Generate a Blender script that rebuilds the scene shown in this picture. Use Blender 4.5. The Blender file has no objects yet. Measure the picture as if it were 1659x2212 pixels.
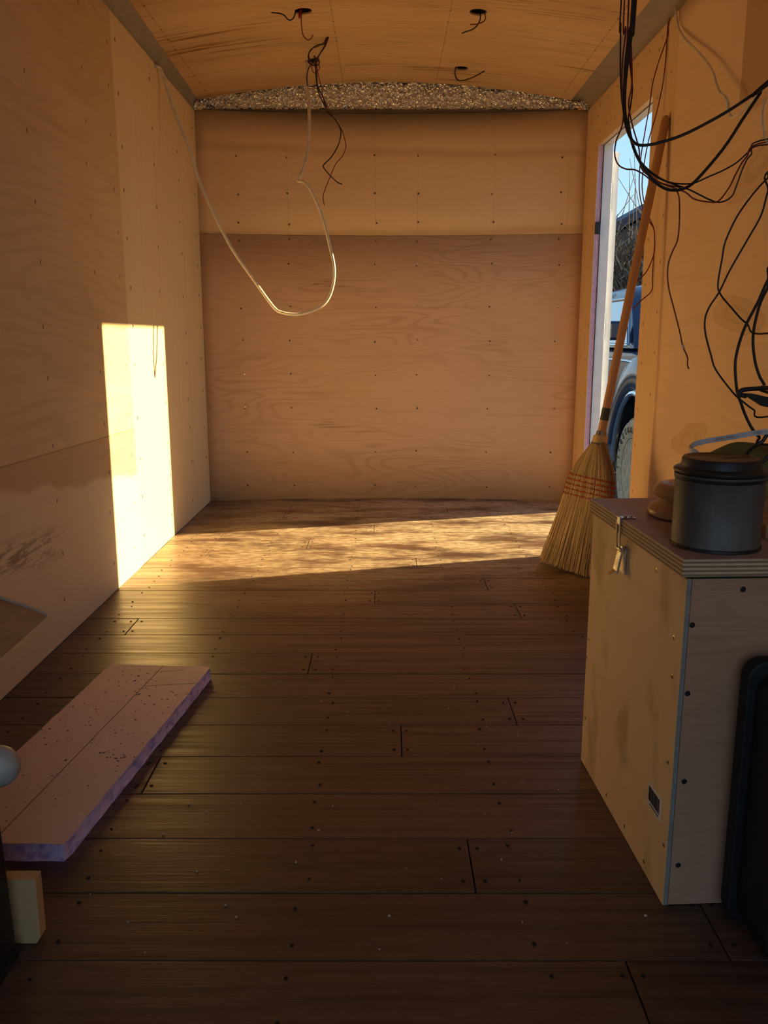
import bpy, bmesh, math, random
from mathutils import Vector, Matrix, noise
random.seed(7)
sc = bpy.context.scene
C = sc.collection
# ------------------------------------------------------------------ camera
F_PX = 1831.0
CAM_H = 0.804
PITCH = math.atan(378.0 / F_PX)
cam = bpy.data.cameras.new('camera'); cam.sensor_fit = 'HORIZONTAL'; cam.sensor_width = 36.0
cam.lens = 36.0 * F_PX / 1659.0; cam.clip_start = 0.02; cam.clip_end = 300
camo = bpy.data.objects.new('camera', cam); C.objects.link(camo)
camo.location = (0, 0, CAM_H); camo.rotation_euler = (math.pi / 2 - PITCH, 0, 0)
sc.camera = camo
# ------------------------------------------------------------------ sky, sun, exposure
world = bpy.data.worlds.new('world'); sc.world = world; world.use_nodes = True
wn = world.node_tree; wn.nodes.clear()
wo = wn.nodes.new('ShaderNodeOutputWorld'); wb = wn.nodes.new('ShaderNodeBackground')
wt = wn.nodes.new('ShaderNodeTexCoord'); wx = wn.nodes.new('ShaderNodeSeparateXYZ')
wr = wn.nodes.new('ShaderNodeValToRGB')
wr.color_ramp.elements[0].position = 0.0; wr.color_ramp.elements[0].color = (0.80, 0.93, 1.0, 1)
wr.color_ramp.elements[1].position = 0.55; wr.color_ramp.elements[1].color = (0.20, 0.42, 0.85, 1)
e = wr.color_ramp.elements.new(0.16); e.color = (0.46, 0.76, 1.0, 1)
wn.links.new(wt.outputs['Generated'], wx.inputs[0]); wn.links.new(wx.outputs[2], wr.inputs[0])
wn.links.new(wr.outputs[0], wb.inputs[0]); wn.links.new(wb.outputs[0], wo.inputs[0])
wb.inputs[1].default_value = 1.12
SUN_DIR = Vector((1.0, 0.279, 0.422)).normalized()      # towards the sun
sun = bpy.data.lights.new('sun', 'SUN'); sun.energy = 19.0; sun.angle = math.radians(0.55)
sun.color = (1.0, 0.77, 0.365)
suno = bpy.data.objects.new('sun', sun); C.objects.link(suno)
suno.rotation_euler = SUN_DIR.to_track_quat('Z', 'Y').to_euler(); suno.location = (6, 3, 4)
vs = sc.view_settings
vs.view_transform = 'Standard'; vs.look = 'None'; vs.gamma = 1.0; vs.use_curve_mapping = False; vs.exposure = 0.0

# ------------------------------------------------------------------ measured setting
XL, XR, YB, WH = -0.8665, 0.9336, 4.16, 1.822     # side walls, back wall, wall height
YR = -0.95                                          # rear end of the trailer
BOW = 0.085                                         # bow of the rounded back wall
GZ = -0.50                                          # ground outside
XC = (XL + XR) / 2; HW = (XR - XL) / 2
DY0, DY1, DZ1 = 3.171, 3.936, 1.626                 # side door opening
XO = 1.0                                            # outer skin of the right wall
CT, SP = math.cos(PITCH), math.sin(PITCH)
def U(px, py, X=None, Y=None, Z=None):
    """point in the place at a measured depth, side or height"""
    dx = px - 829.5; v = 1106.0 - py
    d = Vector((dx, F_PX * CT + v * SP, -F_PX * SP + v * CT))
    t = X / d.x if X is not None else (Y / d.y if Y is not None else (Z - CAM_H) / d.z)
    return Vector((0, 0, CAM_H)) + d * t
def yback(x): return YB + BOW * (1 - ((x - XC) / HW) ** 2)
def zceil(x): return 1.936 - 0.106 * x * x

# ------------------------------------------------------------------ node helpers
class E:
    """tiny expression wrapper over shader sockets"""
    nt = None
    def __init__(s, k): s.k = k
    @staticmethod
    def m(op, a, b=None, c=None):
        n = E.nt.nodes.new('ShaderNodeMath'); n.operation = op
        for i, q in enumerate((a, b, c)):
            if q is None: continue
            if isinstance(q, E): E.nt.links.new(q.k, n.inputs[i])
            else: n.inputs[i].default_value = q
        return E(n.outputs[0])
    def __add__(s, o): return E.m('ADD', s, o)
    def __radd__(s, o): return E.m('ADD', o, s)
    def __sub__(s, o): return E.m('SUBTRACT', s, o)
    def __rsub__(s, o): return E.m('SUBTRACT', o, s)
    def __mul__(s, o): return E.m('MULTIPLY', s, o)
    def __rmul__(s, o): return E.m('MULTIPLY', o, s)
    def __truediv__(s, o): return E.m('DIVIDE', s, o)
def sstep(x, a, b, lo=0.0, hi=1.0):
    n = E.nt.nodes.new('ShaderNodeMapRange'); n.interpolation_type = 'SMOOTHSTEP'
    E.nt.links.new(x.k, n.inputs[0])
    if a > b: a, b, lo, hi = b, a, hi, lo
    n.inputs[1].default_value = a; n.inputs[2].default_value = b; n.inputs[3].default_value = lo; n.inputs[4].default_value = hi
    return E(n.outputs[0])
def near(x, c, w, soft=None):
    soft = soft or w * 0.5
    return sstep(E.m('ABSOLUTE', x - c), w + soft, w - soft * 0.99)
def sinx(x): return E.m('SINE', x)
def vec(x, y, z):
    n = E.nt.nodes.new('ShaderNodeCombineXYZ')
    for i, q in enumerate((x, y, z)):
        if isinstance(q, E): E.nt.links.new(q.k, n.inputs[i])
        else: n.inputs[i].default_value = q
    return n.outputs[0]
def nz(v, scale, detail=3.0, rough=0.55, dist=0.0):
    n = E.nt.nodes.new('ShaderNodeTexNoise'); E.nt.links.new(v, n.inputs['Vector'])
    n.inputs['Scale'].default_value = scale; n.inputs['Detail'].default_value = detail
    n.inputs['Roughness'].default_value = rough; n.inputs['Distortion'].default_value = dist
    return E(n.outputs[0])
def col3(c): return (c[0], c[1], c[2], 1.0)
def mixc(f, a, b, mode='MIX'):
    n = E.nt.nodes.new('ShaderNodeMix'); n.data_type = 'RGBA'; n.blend_type = mode
    for s, q in ((n.inputs[0], f), (n.inputs[6], a), (n.inputs[7], b)):
        if isinstance(q, E): E.nt.links.new(q.k, s)
        elif isinstance(q, (int, float)): s.default_value = q
        elif isinstance(q, tuple): s.default_value = col3(q)
        else: E.nt.links.new(q, s)
    return n.outputs[2]
def newmat(name):
    m = bpy.data.materials.new(name); m.use_nodes = True; nt = m.node_tree; E.nt = nt
    b = nt.nodes['Principled BSDF']
    tc = nt.nodes.new('ShaderNodeTexCoord'); sx = nt.nodes.new('ShaderNodeSeparateXYZ')
    nt.links.new(tc.outputs['Object'], sx.inputs[0])
    return m, nt, b, E(sx.outputs[0]), E(sx.outputs[1]), E(sx.outputs[2])
def plug(nt, b, name, v):
    s = b.inputs[name]
    if isinstance(v, E): nt.links.new(v.k, s)
    elif isinstance(v, (int, float)): s.default_value = v
    elif isinstance(v, tuple): s.default_value = col3(v)
    else: nt.links.new(v, s)
def bump(nt, b, h, strength=0.3, dist=0.002):
    n = nt.nodes.new('ShaderNodeBump'); n.inputs['Strength'].default_value = strength; n.inputs['Distance'].default_value = dist
    nt.links.new(h.k, n.inputs['Height']); nt.links.new(n.outputs[0], b.inputs['Normal'])
def simple(name, c, rough=0.5, metal=0.0, var=0.12, scale=30.0, bmp=0.0, spec=0.4, coat=0.0):
    m, nt, b, x, y, z = newmat(name)
    n = nz(vec(x, y, z), scale, 4.0)
    d = tuple(v * (1 - var * 2) for v in c); l = tuple(min(1, v * (1 + var)) for v in c)
    plug(nt, b, 'Base Color', mixc(sstep(n, .3, .7), d, l))
    plug(nt, b, 'Roughness', sstep(n, .2, .8, max(.02, rough - .08), rough + .08)); plug(nt, b, 'Metallic', metal)
    plug(nt, b, 'Specular IOR Level', spec)
    if coat: plug(nt, b, 'Coat Weight', coat); plug(nt, b, 'Coat Roughness', 0.04)
    if bmp: bump(nt, b, n, bmp, 0.003)
    return m
def wood(name, base, dark, ax, streak=0.5, figure=0.0, figscale=1.6, rough=0.62, speck=0.3, extra=None, spec=0.3, fine=130.0, tone=0.25, seed=0.0, seams=None):
    """plywood veneer. ax = (grain axis, across axis) as letters"""
    m, nt, b, x, y, z = newmat(name)
    A = {'X': x, 'Y': y, 'Z': z}
    g, c = A[ax[0]], A[ax[1]]
    o = A[({'X', 'Y', 'Z'} - set(ax)).pop()]
    wob = nz(vec(g * 1.3, c * 2.0, seed), 1.0, 2.0) - 0.5
    n1 = nz(vec(g * 1.6 + seed, c * 1.0 * fine / 4 + wob * 3.0, o * 3.0), 1.0, 5.0, 0.6)       # streaks
    n2 = nz(vec(g * 14.0, c * fine * 3.0, seed), 1.0, 2.0)                                       # pores
    n3 = nz(vec(g * 0.8 + seed * 3, c * 2.2, 0.3), 1.0, 3.0)                                     # large tone
    mid = tuple(base[i] * 0.55 + dark[i] * 0.45 for i in range(3))
    k = mixc(sstep(n3, .35, .68) * tone * 2.0, base, mid)
    k = mixc(sstep(n1, .52, .74) * streak, k, dark)
    k = mixc(sstep(n2, .58, .75) * speck * 0.5, k, dark)
    if figure:
        h = nz(vec(g * 0.62 * figscale + 4.1 + seed, c * 3.6 * figscale, seed), 1.0, 2.2, 0.45) + (n2 - 0.5) * .012 + (n1 - 0.5) * .02
        ring = sinx(h * 125.0)
        fade = sstep(nz(vec(g * 2.0, c * 3.0, 9.0 + seed), 1.0, 2.0), .3, .65)
        k = mixc(sstep(ring, .1, 1.0) * fade * figure, k, dark)
    for lc, w in (seams or []):
        k = mixc(near(c, lc, w, w * .9) * 0.5, k, dark)
    if extra: k = extra(k, x, y, z)
    plug(nt, b, 'Base Color', k); plug(nt, b, 'Roughness', rough); plug(nt, b, 'Specular IOR Level', spec)
    bump(nt, b, n1 * 0.5 + n2 * 0.5, 0.25, 0.0015)
    return m

# ------------------------------------------------------------------ mesh helpers
class MB:
    def __init__(s): s.v = []; s.f = []
    def add(s, vs_, fs):
        o = len(s.v); s.v += [tuple(q) for q in vs_]; s.f += [tuple(i + o for i in f) for f in fs]; return s
    def box(s, x0, x1, y0, y1, z0, z1, M=None):
        vs_ = [Vector((x, y, z)) for z in (z0, z1) for y in (y0, y1) for x in (x0, x1)]
        if M: vs_ = [M @ q for q in vs_]
        return s.add(vs_, [(0, 2, 3, 1), (4, 5, 7, 6), (0, 1, 5, 4), (2, 6, 7, 3), (0, 4, 6, 2), (1, 3, 7, 5)])
    def prism(s, poly, a0, a1, axis='X'):
        """poly in the two other axes, extruded along axis"""
        def mk(a, p):
            return {'X': (a, p[0], p[1]), 'Y': (p[0], a, p[1]), 'Z': (p[0], p[1], a)}[axis]
        n = len(poly)
        return s.add([mk(a0, p) for p in poly] + [mk(a1, p) for p in poly],
                     [tuple(range(n))[::-1], tuple(range(n, 2 * n))] + [(i, (i + 1) % n, (i + 1) % n + n, i + n) for i in range(n)])
    def tube(s, pts, r, sides=8, cap=True):
        pts = [Vector(p) for p in pts]; rings = []
        t0 = (pts[1] - pts[0]).normalized()
        up = Vector((0, 0, 1)) if abs(t0.z) < 0.9 else Vector((1, 0, 0))
        n = t0.cross(up).normalized()
        vs_ = []; fs = []
        for i, p in enumerate(pts):
            t = (pts[min(i + 1, len(pts) - 1)] - pts[max(i - 1, 0)])
            t = t.normalized() if t.length > 1e-9 else t0
            n = (n - t * n.dot(t)); n = n.normalized() if n.length > 1e-6 else t.orthogonal().normalized()
            bb = t.cross(n); rr = r[i] if isinstance(r, (list, tuple)) else r
            for k in range(sides):
                a = 2 * math.pi * k / sides
                vs_.append(p + (n * math.cos(a) + bb * math.sin(a)) * rr)
        for i in range(len(pts) - 1):
            for k in range(sides):
                fs.append((i * sides + k, i * sides + (k + 1) % sides, (i + 1) * sides + (k + 1) % sides, (i + 1) * sides + k))
        if cap: fs += [tuple(range(sides))[::-1], tuple((len(pts) - 1) * sides + k for k in range(sides))]
        return s.add(vs_, fs)
    def lathe(s, prof, c=(0, 0, 0), sides=40, axis='Z'):
        vs_ = []; fs = []
        for r, h in prof:
            for k in range(sides):
                a = 2 * math.pi * k / sides
                u, w = r * math.cos(a), r * math.sin(a)
                q = {'Z': (u, w, h), 'X': (h, u, w), 'Y': (u, h, w)}[axis]
                vs_.append((q[0] + c[0], q[1] + c[1], q[2] + c[2]))
        for i in range(len(prof) - 1):
            for k in range(sides):
                fs.append((i * sides + k, i * sides + (k + 1) % sides, (i + 1) * sides + (k + 1) % sides, (i + 1) * sides + k))
        fs += [tuple(range(sides))[::-1], tuple((len(prof) - 1) * sides + k for k in range(sides))]
        return s.add(vs_, fs)
    def grid(s, fn, nu, nv):
        vs_ = [fn(i / nu, j / nv) for j in range(nv + 1) for i in range(nu + 1)]
        return s.add(vs_, [(j * (nu + 1) + i, j * (nu + 1) + i + 1, (j + 1) * (nu + 1) + i + 1, (j + 1) * (nu + 1) + i) for j in range(nv) for i in range(nu)])
    def build(s, name, mat, parent=None, smooth=False, bevel=0.0, solid=0.0, local=None):
        me = bpy.data.meshes.new(name)
        vs_ = s.v
        if local is not None: vs_ = [tuple(local @ Vector(q)) for q in vs_]
        me.from_pydata(vs_, [], s.f)
        bm = bmesh.new(); bm.from_mesh(me); bmesh.ops.recalc_face_normals(bm, faces=bm.faces)
        if bevel:
            ed = [q for q in bm.edges if len(q.link_faces) == 2 and q.calc_face_angle(0) > 0.5]
            bmesh.ops.bevel(bm, geom=ed, offset=bevel, segments=2, affect='EDGES', profile=0.6)
        bm.to_mesh(me); bm.free()
        if smooth:
            for p in me.polygons: p.use_smooth = True
            try: me.set_sharp_from_angle(angle=math.radians(40))
            except Exception: pass
        me.materials.append(mat)
        o = bpy.data.objects.new(name, me); C.objects.link(o)
        if solid:
            md = o.modifiers.new('solid', 'SOLIDIFY'); md.thickness = solid; md.offset = 0
        if parent: o.parent = parent
        return o
def tag(o, label=None, cat=None, group=None, kind=None):
    for k, v in (('label', label), ('category', cat), ('group', group), ('kind', kind)):
        if v: o[k] = v
    return o
def empty(name, label, cat, group=None, kind=None, loc=(0, 0, 0)):
    o = bpy.data.objects.new(name, None); C.objects.link(o); o.empty_display_size = 0.05; o.location = loc
    return tag(o, label, cat, group, kind)
def box(name, b, mat, parent=None, bevel=0.0): return MB().box(*b).build(name, mat, parent, bevel=bevel)
def crom(pts, n=8):
    pts = [Vector(p) for p in pts]
    P = [pts[0] * 2 - pts[1]] + pts + [pts[-1] * 2 - pts[-2]]
    out = []
    for i in range(1, len(P) - 2):
        a, b_, c, d = P[i - 1], P[i], P[i + 1], P[i + 2]
        for k in range(n):
            t = k / n
            out.append(0.5 * ((2 * b_) + (c - a) * t + (2 * a - 5 * b_ + 4 * c - d) * t * t + (-a + 3 * b_ - 3 * c + d) * t ** 3))
    out.append(pts[-1]); return out

# ------------------------------------------------------------------ materials
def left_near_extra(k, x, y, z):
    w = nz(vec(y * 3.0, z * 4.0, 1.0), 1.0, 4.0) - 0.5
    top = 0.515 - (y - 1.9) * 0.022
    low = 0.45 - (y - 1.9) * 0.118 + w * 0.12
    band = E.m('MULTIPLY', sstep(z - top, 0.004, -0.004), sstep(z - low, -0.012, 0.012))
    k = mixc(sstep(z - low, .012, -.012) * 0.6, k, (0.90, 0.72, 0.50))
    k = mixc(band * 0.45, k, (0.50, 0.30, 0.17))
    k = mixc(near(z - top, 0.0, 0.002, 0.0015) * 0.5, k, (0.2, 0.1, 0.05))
    # chipped streak low on the sheet
    s = nz(vec(y * 9.0, z * 60.0, 4.0), 1.0, 4.0, 0.7)
    st = near(z - (0.30 + (y - 1.9) * -0.10), 0.0, 0.035, 0.03) * sstep(y, 2.3, 2.1) * sstep(s, .46, .58)
    k = mixc(st * 0.7, k, (0.24, 0.12, 0.06))
    return k
M_LN = wood('plywood_left_sheet', (0.76, 0.55, 0.33), (0.52, 0.33, 0.17), 'YZ', streak=.32, figure=.28, figscale=.75, extra=left_near_extra, seed=2.0, tone=.35)
M_LF = wood('plywood_left_end_sheet', (0.86, 0.665, 0.39), (0.66, 0.46, 0.24), 'ZY', streak=.16, seed=5.0, tone=.18, speck=.2,
            seams=[(3.17, .0025), (3.40, .003), (3.62, .002), (3.83, .003), (4.02, .002)])
def back_low_extra(k, x, y, z):
    for cz in (1.055, 0.375):
        for (cx, dz, lx, hz) in ((-.30, 0.0, .10, .004), (-.24, -.012, .12, .003), (-.28, .012, .05, .003), (-.10, -.035, .20, .0016)):
            q = near(z, cz + dz, hz, hz) * near(x, cx, lx * .6, lx * .5)
            k = mixc(q * 0.6 * sstep(nz(vec(x * 20, z * 300, 0), 1, 3), .35, .55), k, (0.20, 0.085, 0.04))
    return k
M_BL = wood('plywood_back_lower', (0.70, 0.455, 0.28), (0.50, 0.29, 0.165), 'XZ', streak=.42, figure=.45, figscale=1.5, extra=back_low_extra, seed=8.0, tone=.2, fine=150)
def back_up_extra(k, x, y, z):
    for c0, tilt in ((1.29, .015), (1.66, -.02)):
        w = (nz(vec(x * 3.0, 2.0, c0), 1.0, 2.0) - .5) * .05
        k = mixc(sstep(z - (c0 + w + x * tilt), .03, -.004) * sstep(z - (c0 + w + x * tilt), -.035, -.005) * .34, k, (0.42, 0.235, 0.115))
    for cx in (-.455, -.04, .16, .52, .86):
        k = mixc(near(x, cx, .0012, .001) * .28, k, (0.3, 0.16, 0.08))
    return k
M_BU = wood('plywood_back_upper', (0.76, 0.53, 0.32), (0.54, 0.34, 0.19), 'XZ', streak=.2, figure=.05, extra=back_up_extra, seed=11.0, tone=.16, speck=.2)
def plugs(k, x, y, z):
    w = nz(vec(y * 7, z * 14, 0), 1.0, 3.0) - .5
    for (cy, cz, a, b_, sl) in ((2.30, .86, .17, .045, -.10), (2.58, .50, .14, .045, .25), (2.22, 1.235, .20, .055, .30)):
        u = (y - cy + w * .09) / a; v = (z - cz + (y - cy) * sl + w * .035) / b_
        r = E.m('SQRT', u * u + v * v)
        k = mixc(sstep(r, 1.05, .92) * .22, k, (0.40, 0.21, 0.09))
        k = mixc(near(r, 1.0, .04, .04) * .22, k, (0.34, 0.17, 0.07))
        k = mixc(near(r, .45, .10, .09) * .2, k, (0.34, 0.17, 0.07))
    # darker veneer strip high on the sheet
    k = mixc(sstep(z - (1.40 + (2.35 - y) * 0.02), 0.0, .006) * sstep(y, 2.40, 2.39) * .55, k, (0.36, 0.18, 0.075))
    return k
M_RN = wood('plywood_right_sheet', (0.83, 0.60, 0.42), (0.63, 0.42, 0.26), 'YZ', streak=.22, figure=.10, extra=plugs, seed=15.0, tone=.25, speck=.2)
M_RD = wood('plywood_door_surround', (0.76, 0.53, 0.33), (0.56, 0.36, 0.19), 'ZY', streak=.25, seed=18.0, tone=.2, speck=.2)
def ceil_extra(k, x, y, z):
    s = nz(vec(x * 2.2, y * 55.0 + x * 2.0, 7.0), 1.0, 4.0, .65)
    big = sstep(nz(vec(x * .9, y * 5.0, 3.0), 1.0, 2.0), .50, .60)
    k = mixc(sstep(s, .53, .62) * big * .85, k, (0.17, 0.08, 0.035))
    for cx in (-.185, .235, -.79, .80):
        k = mixc(near(x, cx, .0014, .0012) * .5, k, (0.25, 0.13, 0.06))
    for cy in (2.78, 3.47):
        k = mixc(near(y - x * .01, cy, .0016, .0012) * .55, k, (0.22, 0.11, 0.05))
    return k
M_CE = wood('plywood_ceiling', (0.74, 0.50, 0.285), (0.42, 0.235, 0.105), 'XY', streak=.5, figure=.16, extra=ceil_extra, seed=21.0, tone=.5)

def floor_mat():
    m, nt, b, x, y, z = newmat('stained_floor_plank')
    oi = nt.nodes.new('ShaderNodeObjectInfo'); r = E(oi.outputs['Random'])
    gx = x + r * 37.0
    n1 = nz(vec(gx * 2.0, y * 60.0, r * 9.0), 1.0, 5.0, .6)
    n2 = nz(vec(gx * 7.0, y * 190.0, 2.0), 1.0, 3.0)
    wear_glare = nz(vec(x * 2.6, y * 7.0, 1.0), 1.0, 6.0, .68)
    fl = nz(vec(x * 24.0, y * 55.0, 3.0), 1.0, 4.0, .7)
    k = mixc(r, (0.080, 0.042, 0.029), (0.135, 0.070, 0.046))
    k = mixc(sstep(n1, .42, .68) * .75, k, (0.038, 0.019, 0.013))
    k = mixc(sstep(n2, .55, .75) * .3, k, (0.16, 0.085, 0.05))
    # bare scuffs where stain wore off, widened and paled to paint in sun glare
    w = sstep(wear_glare, .36, .58) * (0.42 + 0.58 * sstep(fl, .40, .62)) * (sstep(y, 2.3, 3.3) * sstep(x, -.85, -.1, .45, 1.0) * .92 + .06)
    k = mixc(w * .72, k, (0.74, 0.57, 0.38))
    plug(nt, b, 'Base Color', k); plug(nt, b, 'Specular IOR Level', .5)
    plug(nt, b, 'Roughness', sstep(n1, .3, .7, .30, .48) + w * .1)
    bump(nt, b, n1 * .5 + n2 * .5, .6, .0014)
    return m
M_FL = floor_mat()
M_DARK = simple('dark_gap', (0.02, 0.014, 0.01), .9)
M_SCREW = simple('dark_screw_head', (0.10, 0.055, 0.027), .7, .0)
M_NAIL = simple('dark_nail_head', (0.014, 0.01, 0.008), .9, .0)
M_BSCREW = simple('black_screw_head', (0.02, 0.019, 0.02), .4, .5)
M_BRASS = simple('zinc_screw_head', (0.62, 0.50, 0.30), .35, .9)
M_ALU = simple('grey_cove_strip', (0.36, 0.33, 0.29), .5, .35, .05, 14)
M_WHITE = simple('white_painted_metal', (0.80, 0.80, 0.80), .4, 0, .03, 12)
M_SKIN = simple('charcoal_outer_skin', (0.06, 0.06, 0.065), .4, 0, .03, 12)
M_FOAM = simple('pink_foam_cut_edge', (0.66, 0.42, 0.60), .85, 0, .10, 120, .5)
M_RUB = simple('black_rubber', (0.015, 0.015, 0.017), .6)
M_BLACKW = simple('black_cable_sheath', (0.016, 0.014, 0.016), .42)
M_REDW = simple('dark_red_wire', (0.20, 0.018, 0.016), .42)
M_REDB = simple('bright_red_wire_nut', (0.45, 0.02, 0.02), .5)
M_WHITEW = simple('cream_cable_sheath', (0.74, 0.66, 0.56), .5, 0, .08, 60)
M_STEEL = simple('steel', (0.6, 0.58, 0.55), .28, 1.0)
def foil_mat():
    m, nt, b, x, y, z = newmat('crinkled_foil')
    n = nz(vec(x, y, z), 130.0, 5.0, .65, 1.2); n2 = nz(vec(x, y, z), 45.0, 2.0)
    plug(nt, b, 'Base Color', mixc(n2, (0.62, 0.59, 0.55), (0.88, 0.86, 0.82)))
    plug(nt, b, 'Metallic', 1.0); plug(nt, b, 'Roughness', .26)
    return m
M_FOIL = foil_mat()

# ------------------------------------------------------------------ floor
floor = empty('floor', 'dark stained plank floor of the trailer', 'floor', kind='structure')
box('subfloor', (XL - .05, XR + .05, YR, 4.30, -.06, -.0195), M_DARK, floor)
PW = 0.1386; Y00 = 0.9735
joints = {1: [(1018, 1868)], 5: [(1107, 1535)], 4: [(867, 1597)], 7: [(670, 1433)], 9: [(285, 1353)], 10: [(1120, 1321)],
          11: [(810, 1291)], 13: [(240, 1242)], 15: [(447, 1197)], 16: [(664, 1178)], 17: [(475, 1161)], 18: [(808, 1139)], 20: [(615, 1112)],
          0: [(1530, 1985)], 12: [(1050, 1263)], 3: [(330, 1668)], 14: [(900, 1220)]}
plank_meshes = {}
def plank(x0, x1, y0, y1):
    L = round(x1 - x0, 3)
    g = .0011
    dz = random.uniform(-.0007, .0004)
    mb = MB().box(x0 + g, x1 - g, y0 + g, y1 - g, -.019, dz)
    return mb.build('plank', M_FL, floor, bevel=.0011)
k = -14
nails = MB()
def disc(mb, p, r, n=7, nrm='Z', h=.0006):
    vs_ = []; 
    for zz in (-.0005, h):
        for i in range(n):
            a = 2 * math.pi * i / n; u, w = r * math.cos(a), r * math.sin(a)
            vs_.append({'Z': (p[0] + u, p[1] + w, p[2] + zz), 'X': (p[0] - zz, p[1] + u, p[2] + w), 'Y': (p[0] + u, p[1] - zz, p[2] + w)}[nrm])
    mb.add(vs_, [tuple(range(n))[::-1], tuple(range(n, 2 * n))] + [(i, (i + 1) % n, (i + 1) % n + n, i + n) for i in range(n)])
while True:
    y0 = Y00 + PW * k; y1 = min(y0 + PW, 4.28)
    if y0 >= 4.27: break
    xs = [XL]
    for (px, py) in joints.get(k, []):
        xs.append(U(px, py, Z=0).x)
    if k not in joints and k > 0 and k % 3 == 0: xs.append(random.choice([-.5, .3, .62]))
    if k < 0: xs.append(random.uniform(-.4, .5))
    xs.append(XR)
    for a, b_ in zip(xs[:-1], xs[1:]): plank(a, b_, y0, y1)
    if y0 > .5:
        for jx in (-.775, -.447, -.12, .207, .535, .82):
            for f in (.2, .8):
                disc(nails, (jx + random.uniform(-.008, .008), y0 + PW * f + random.uniform(-.008, .008), .0006), random.uniform(.0022, .0034))
        for xj in xs[1:-1]:
            for f in (.2, .8):
                for s in (-.014, .014): disc(nails, (xj + s + random.uniform(-.003, .003), y0 + PW * f, .0006), .003)
    k += 1
tag(nails.build('nail_heads', M_NAIL, floor), kind='stuff')
M_CR = simple('pale_wood_crumb', (0.6, 0.5, 0.38), .8)
cr = MB()
for i in range(60):
    x, y = random.uniform(-.45, .4), random.uniform(.8, 2.0); s = random.uniform(.0008, .002)
    cr.box(-s, s, -s * .6, s * .6, 0, s, Matrix.Translation((x, y, .0006)) @ Matrix.Rotation(random.uniform(0, 3), 4, 'Z'))
tag(cr.build('sawdust_crumbs', M_CR, floor), kind='stuff')

# ------------------------------------------------------------------ left wall
wl = empty('wall_left', 'left plywood wall with the bright patch of sun', 'wall', kind='structure')
box('plywood_sheet', (XL - .012, XL, 0.50, 2.9385, 0, WH + .004), M_LN, wl)
box('plywood_sheet', (XL - .012, XL, YR, 0.4985, 0, WH + .004), M_LN, wl)
box('plywood_sheet', (XL - .012, XL - .0008, 2.9400, YB + .03, 0, WH + .004), M_LF, wl)
box('outer_skin', (XL - .06, XL - .0125, YR, YB + .2, -.06, 2.0), M_SKIN, wl)
st = MB()
def staple(mb, x, y, z, side):
    tl = random.uniform(-.25, .25); h = .0055
    mb.box(x - .0008, x + .0008, y - .0012, y + .0012, z - h, z + h, Matrix.Translation((x, y, z)) @ Matrix.Rotation(tl, 4, 'X') @ Matrix.Translation((-x, -y, -z)))
for yc in (2.21, 2.633, 2.88, 2.985, 3.39, 3.78, 4.09):
    for i in range(12):
        staple(st, XL, yc + random.uniform(-.012, .012), .10 + i * .148 + random.uniform(-.02, .02), 1)
tag(st.build('staples', M_SCREW, wl), kind='stuff')

# ------------------------------------------------------------------ rounded back wall
wbk = empty('wall_back', 'rounded end wall of two plywood sheets', 'wall', kind='structure')
ZS = 1.279
def curved(z0, z1, off):
    mb = MB()
    def fn(u, v):
        x = XL - .001 + (XR - XL + .002) * u
        return (x, yback(x) + off, z0 + (z1 - z0) * v)
    return mb.grid(fn, 36, 4)
o = curved(0.0, ZS - .001, .004).build('plywood_sheet', M_BL, wbk, smooth=True, solid=.006)
o = curved(ZS, WH + .002, .0065).build('plywood_sheet', M_BU, wbk, smooth=True, solid=.006)
curved(-.06, 2.0, .05).build('outer_skin', M_SKIN, wbk, smooth=True, solid=.01)
scm = MB()
cols = [-.685, -.455, -.04, .16, .515, .83]
rowpx = [337, 418, 482, 519, 572, 664, 736, 809, 881, 976, 1050]
for cx in cols:
    for py in rowpx:
        y = yback(cx); z = U(830, py, Y=y).z
        x = cx + random.uniform(-.006, .006)
        disc(scm, (x, yback(x), z + random.uniform(-.006, .006)), random.uniform(.0034, .0046), 8, 'Y', .0012)
tag(scm.build('screw_heads', M_SCREW, wbk), kind='stuff')
scb = MB()
for cx, py in ((-.685, 664), (.83, 664), (-.685, 809), (.83, 736), (.83, 809), (.16, 572), (.16, 664), (-.685, 881), (.16, 880), (.83, 881), (-.04, 572)):
    y = yback(cx); disc(scb, (cx + .003, y - .0012, U(830, py, Y=y).z + .003), .0042, 8, 'Y', .0012)
tag(scb.build('bare_screw_heads', M_BRASS, wbk), kind='stuff')

# ------------------------------------------------------------------ right wall with door opening
wr_ = empty('wall_right', 'right plywood wall with the doorway and loose wiring', 'wall', kind='structure')
TH = .003
box('plywood_sheet', (XR, XR + TH, DY1, YB + .03, 0, WH + .004), M_RD, wr_)
box('plywood_sheet', (XR, XR + TH, DY0, DY1, DZ1, WH + .004), M_RD, wr_)
box('plywood_sheet', (XR, XR + TH, 2.9405, DY0, 0, WH + .004), M_RD, wr_)
mb = MB()
def bulge(u, v):
    z = (WH + .004) * v
    # the loose edge of this sheet springs away from the wall along a slanted crease
    y = YR + (2.9375 - YR) * u
    crease = 3.05 - .43 * z
    d = 0.0
    if y > crease - .25 and z < 1.45:
        s = max(0.0, min(1.0, (2.9375 - y) / max(.05, 2.9375 - crease + .12)))
        d = .020 * math.sin(math.pi * s) * min(1, (1.45 - z) / .5) * min(1, z / .25)
    return (XR - d, y, z)
us = 160
mb.grid(bulge, us, 24)
mb.build('plywood_sheet', M_RN, wr_, smooth=True, solid=.003)
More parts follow.
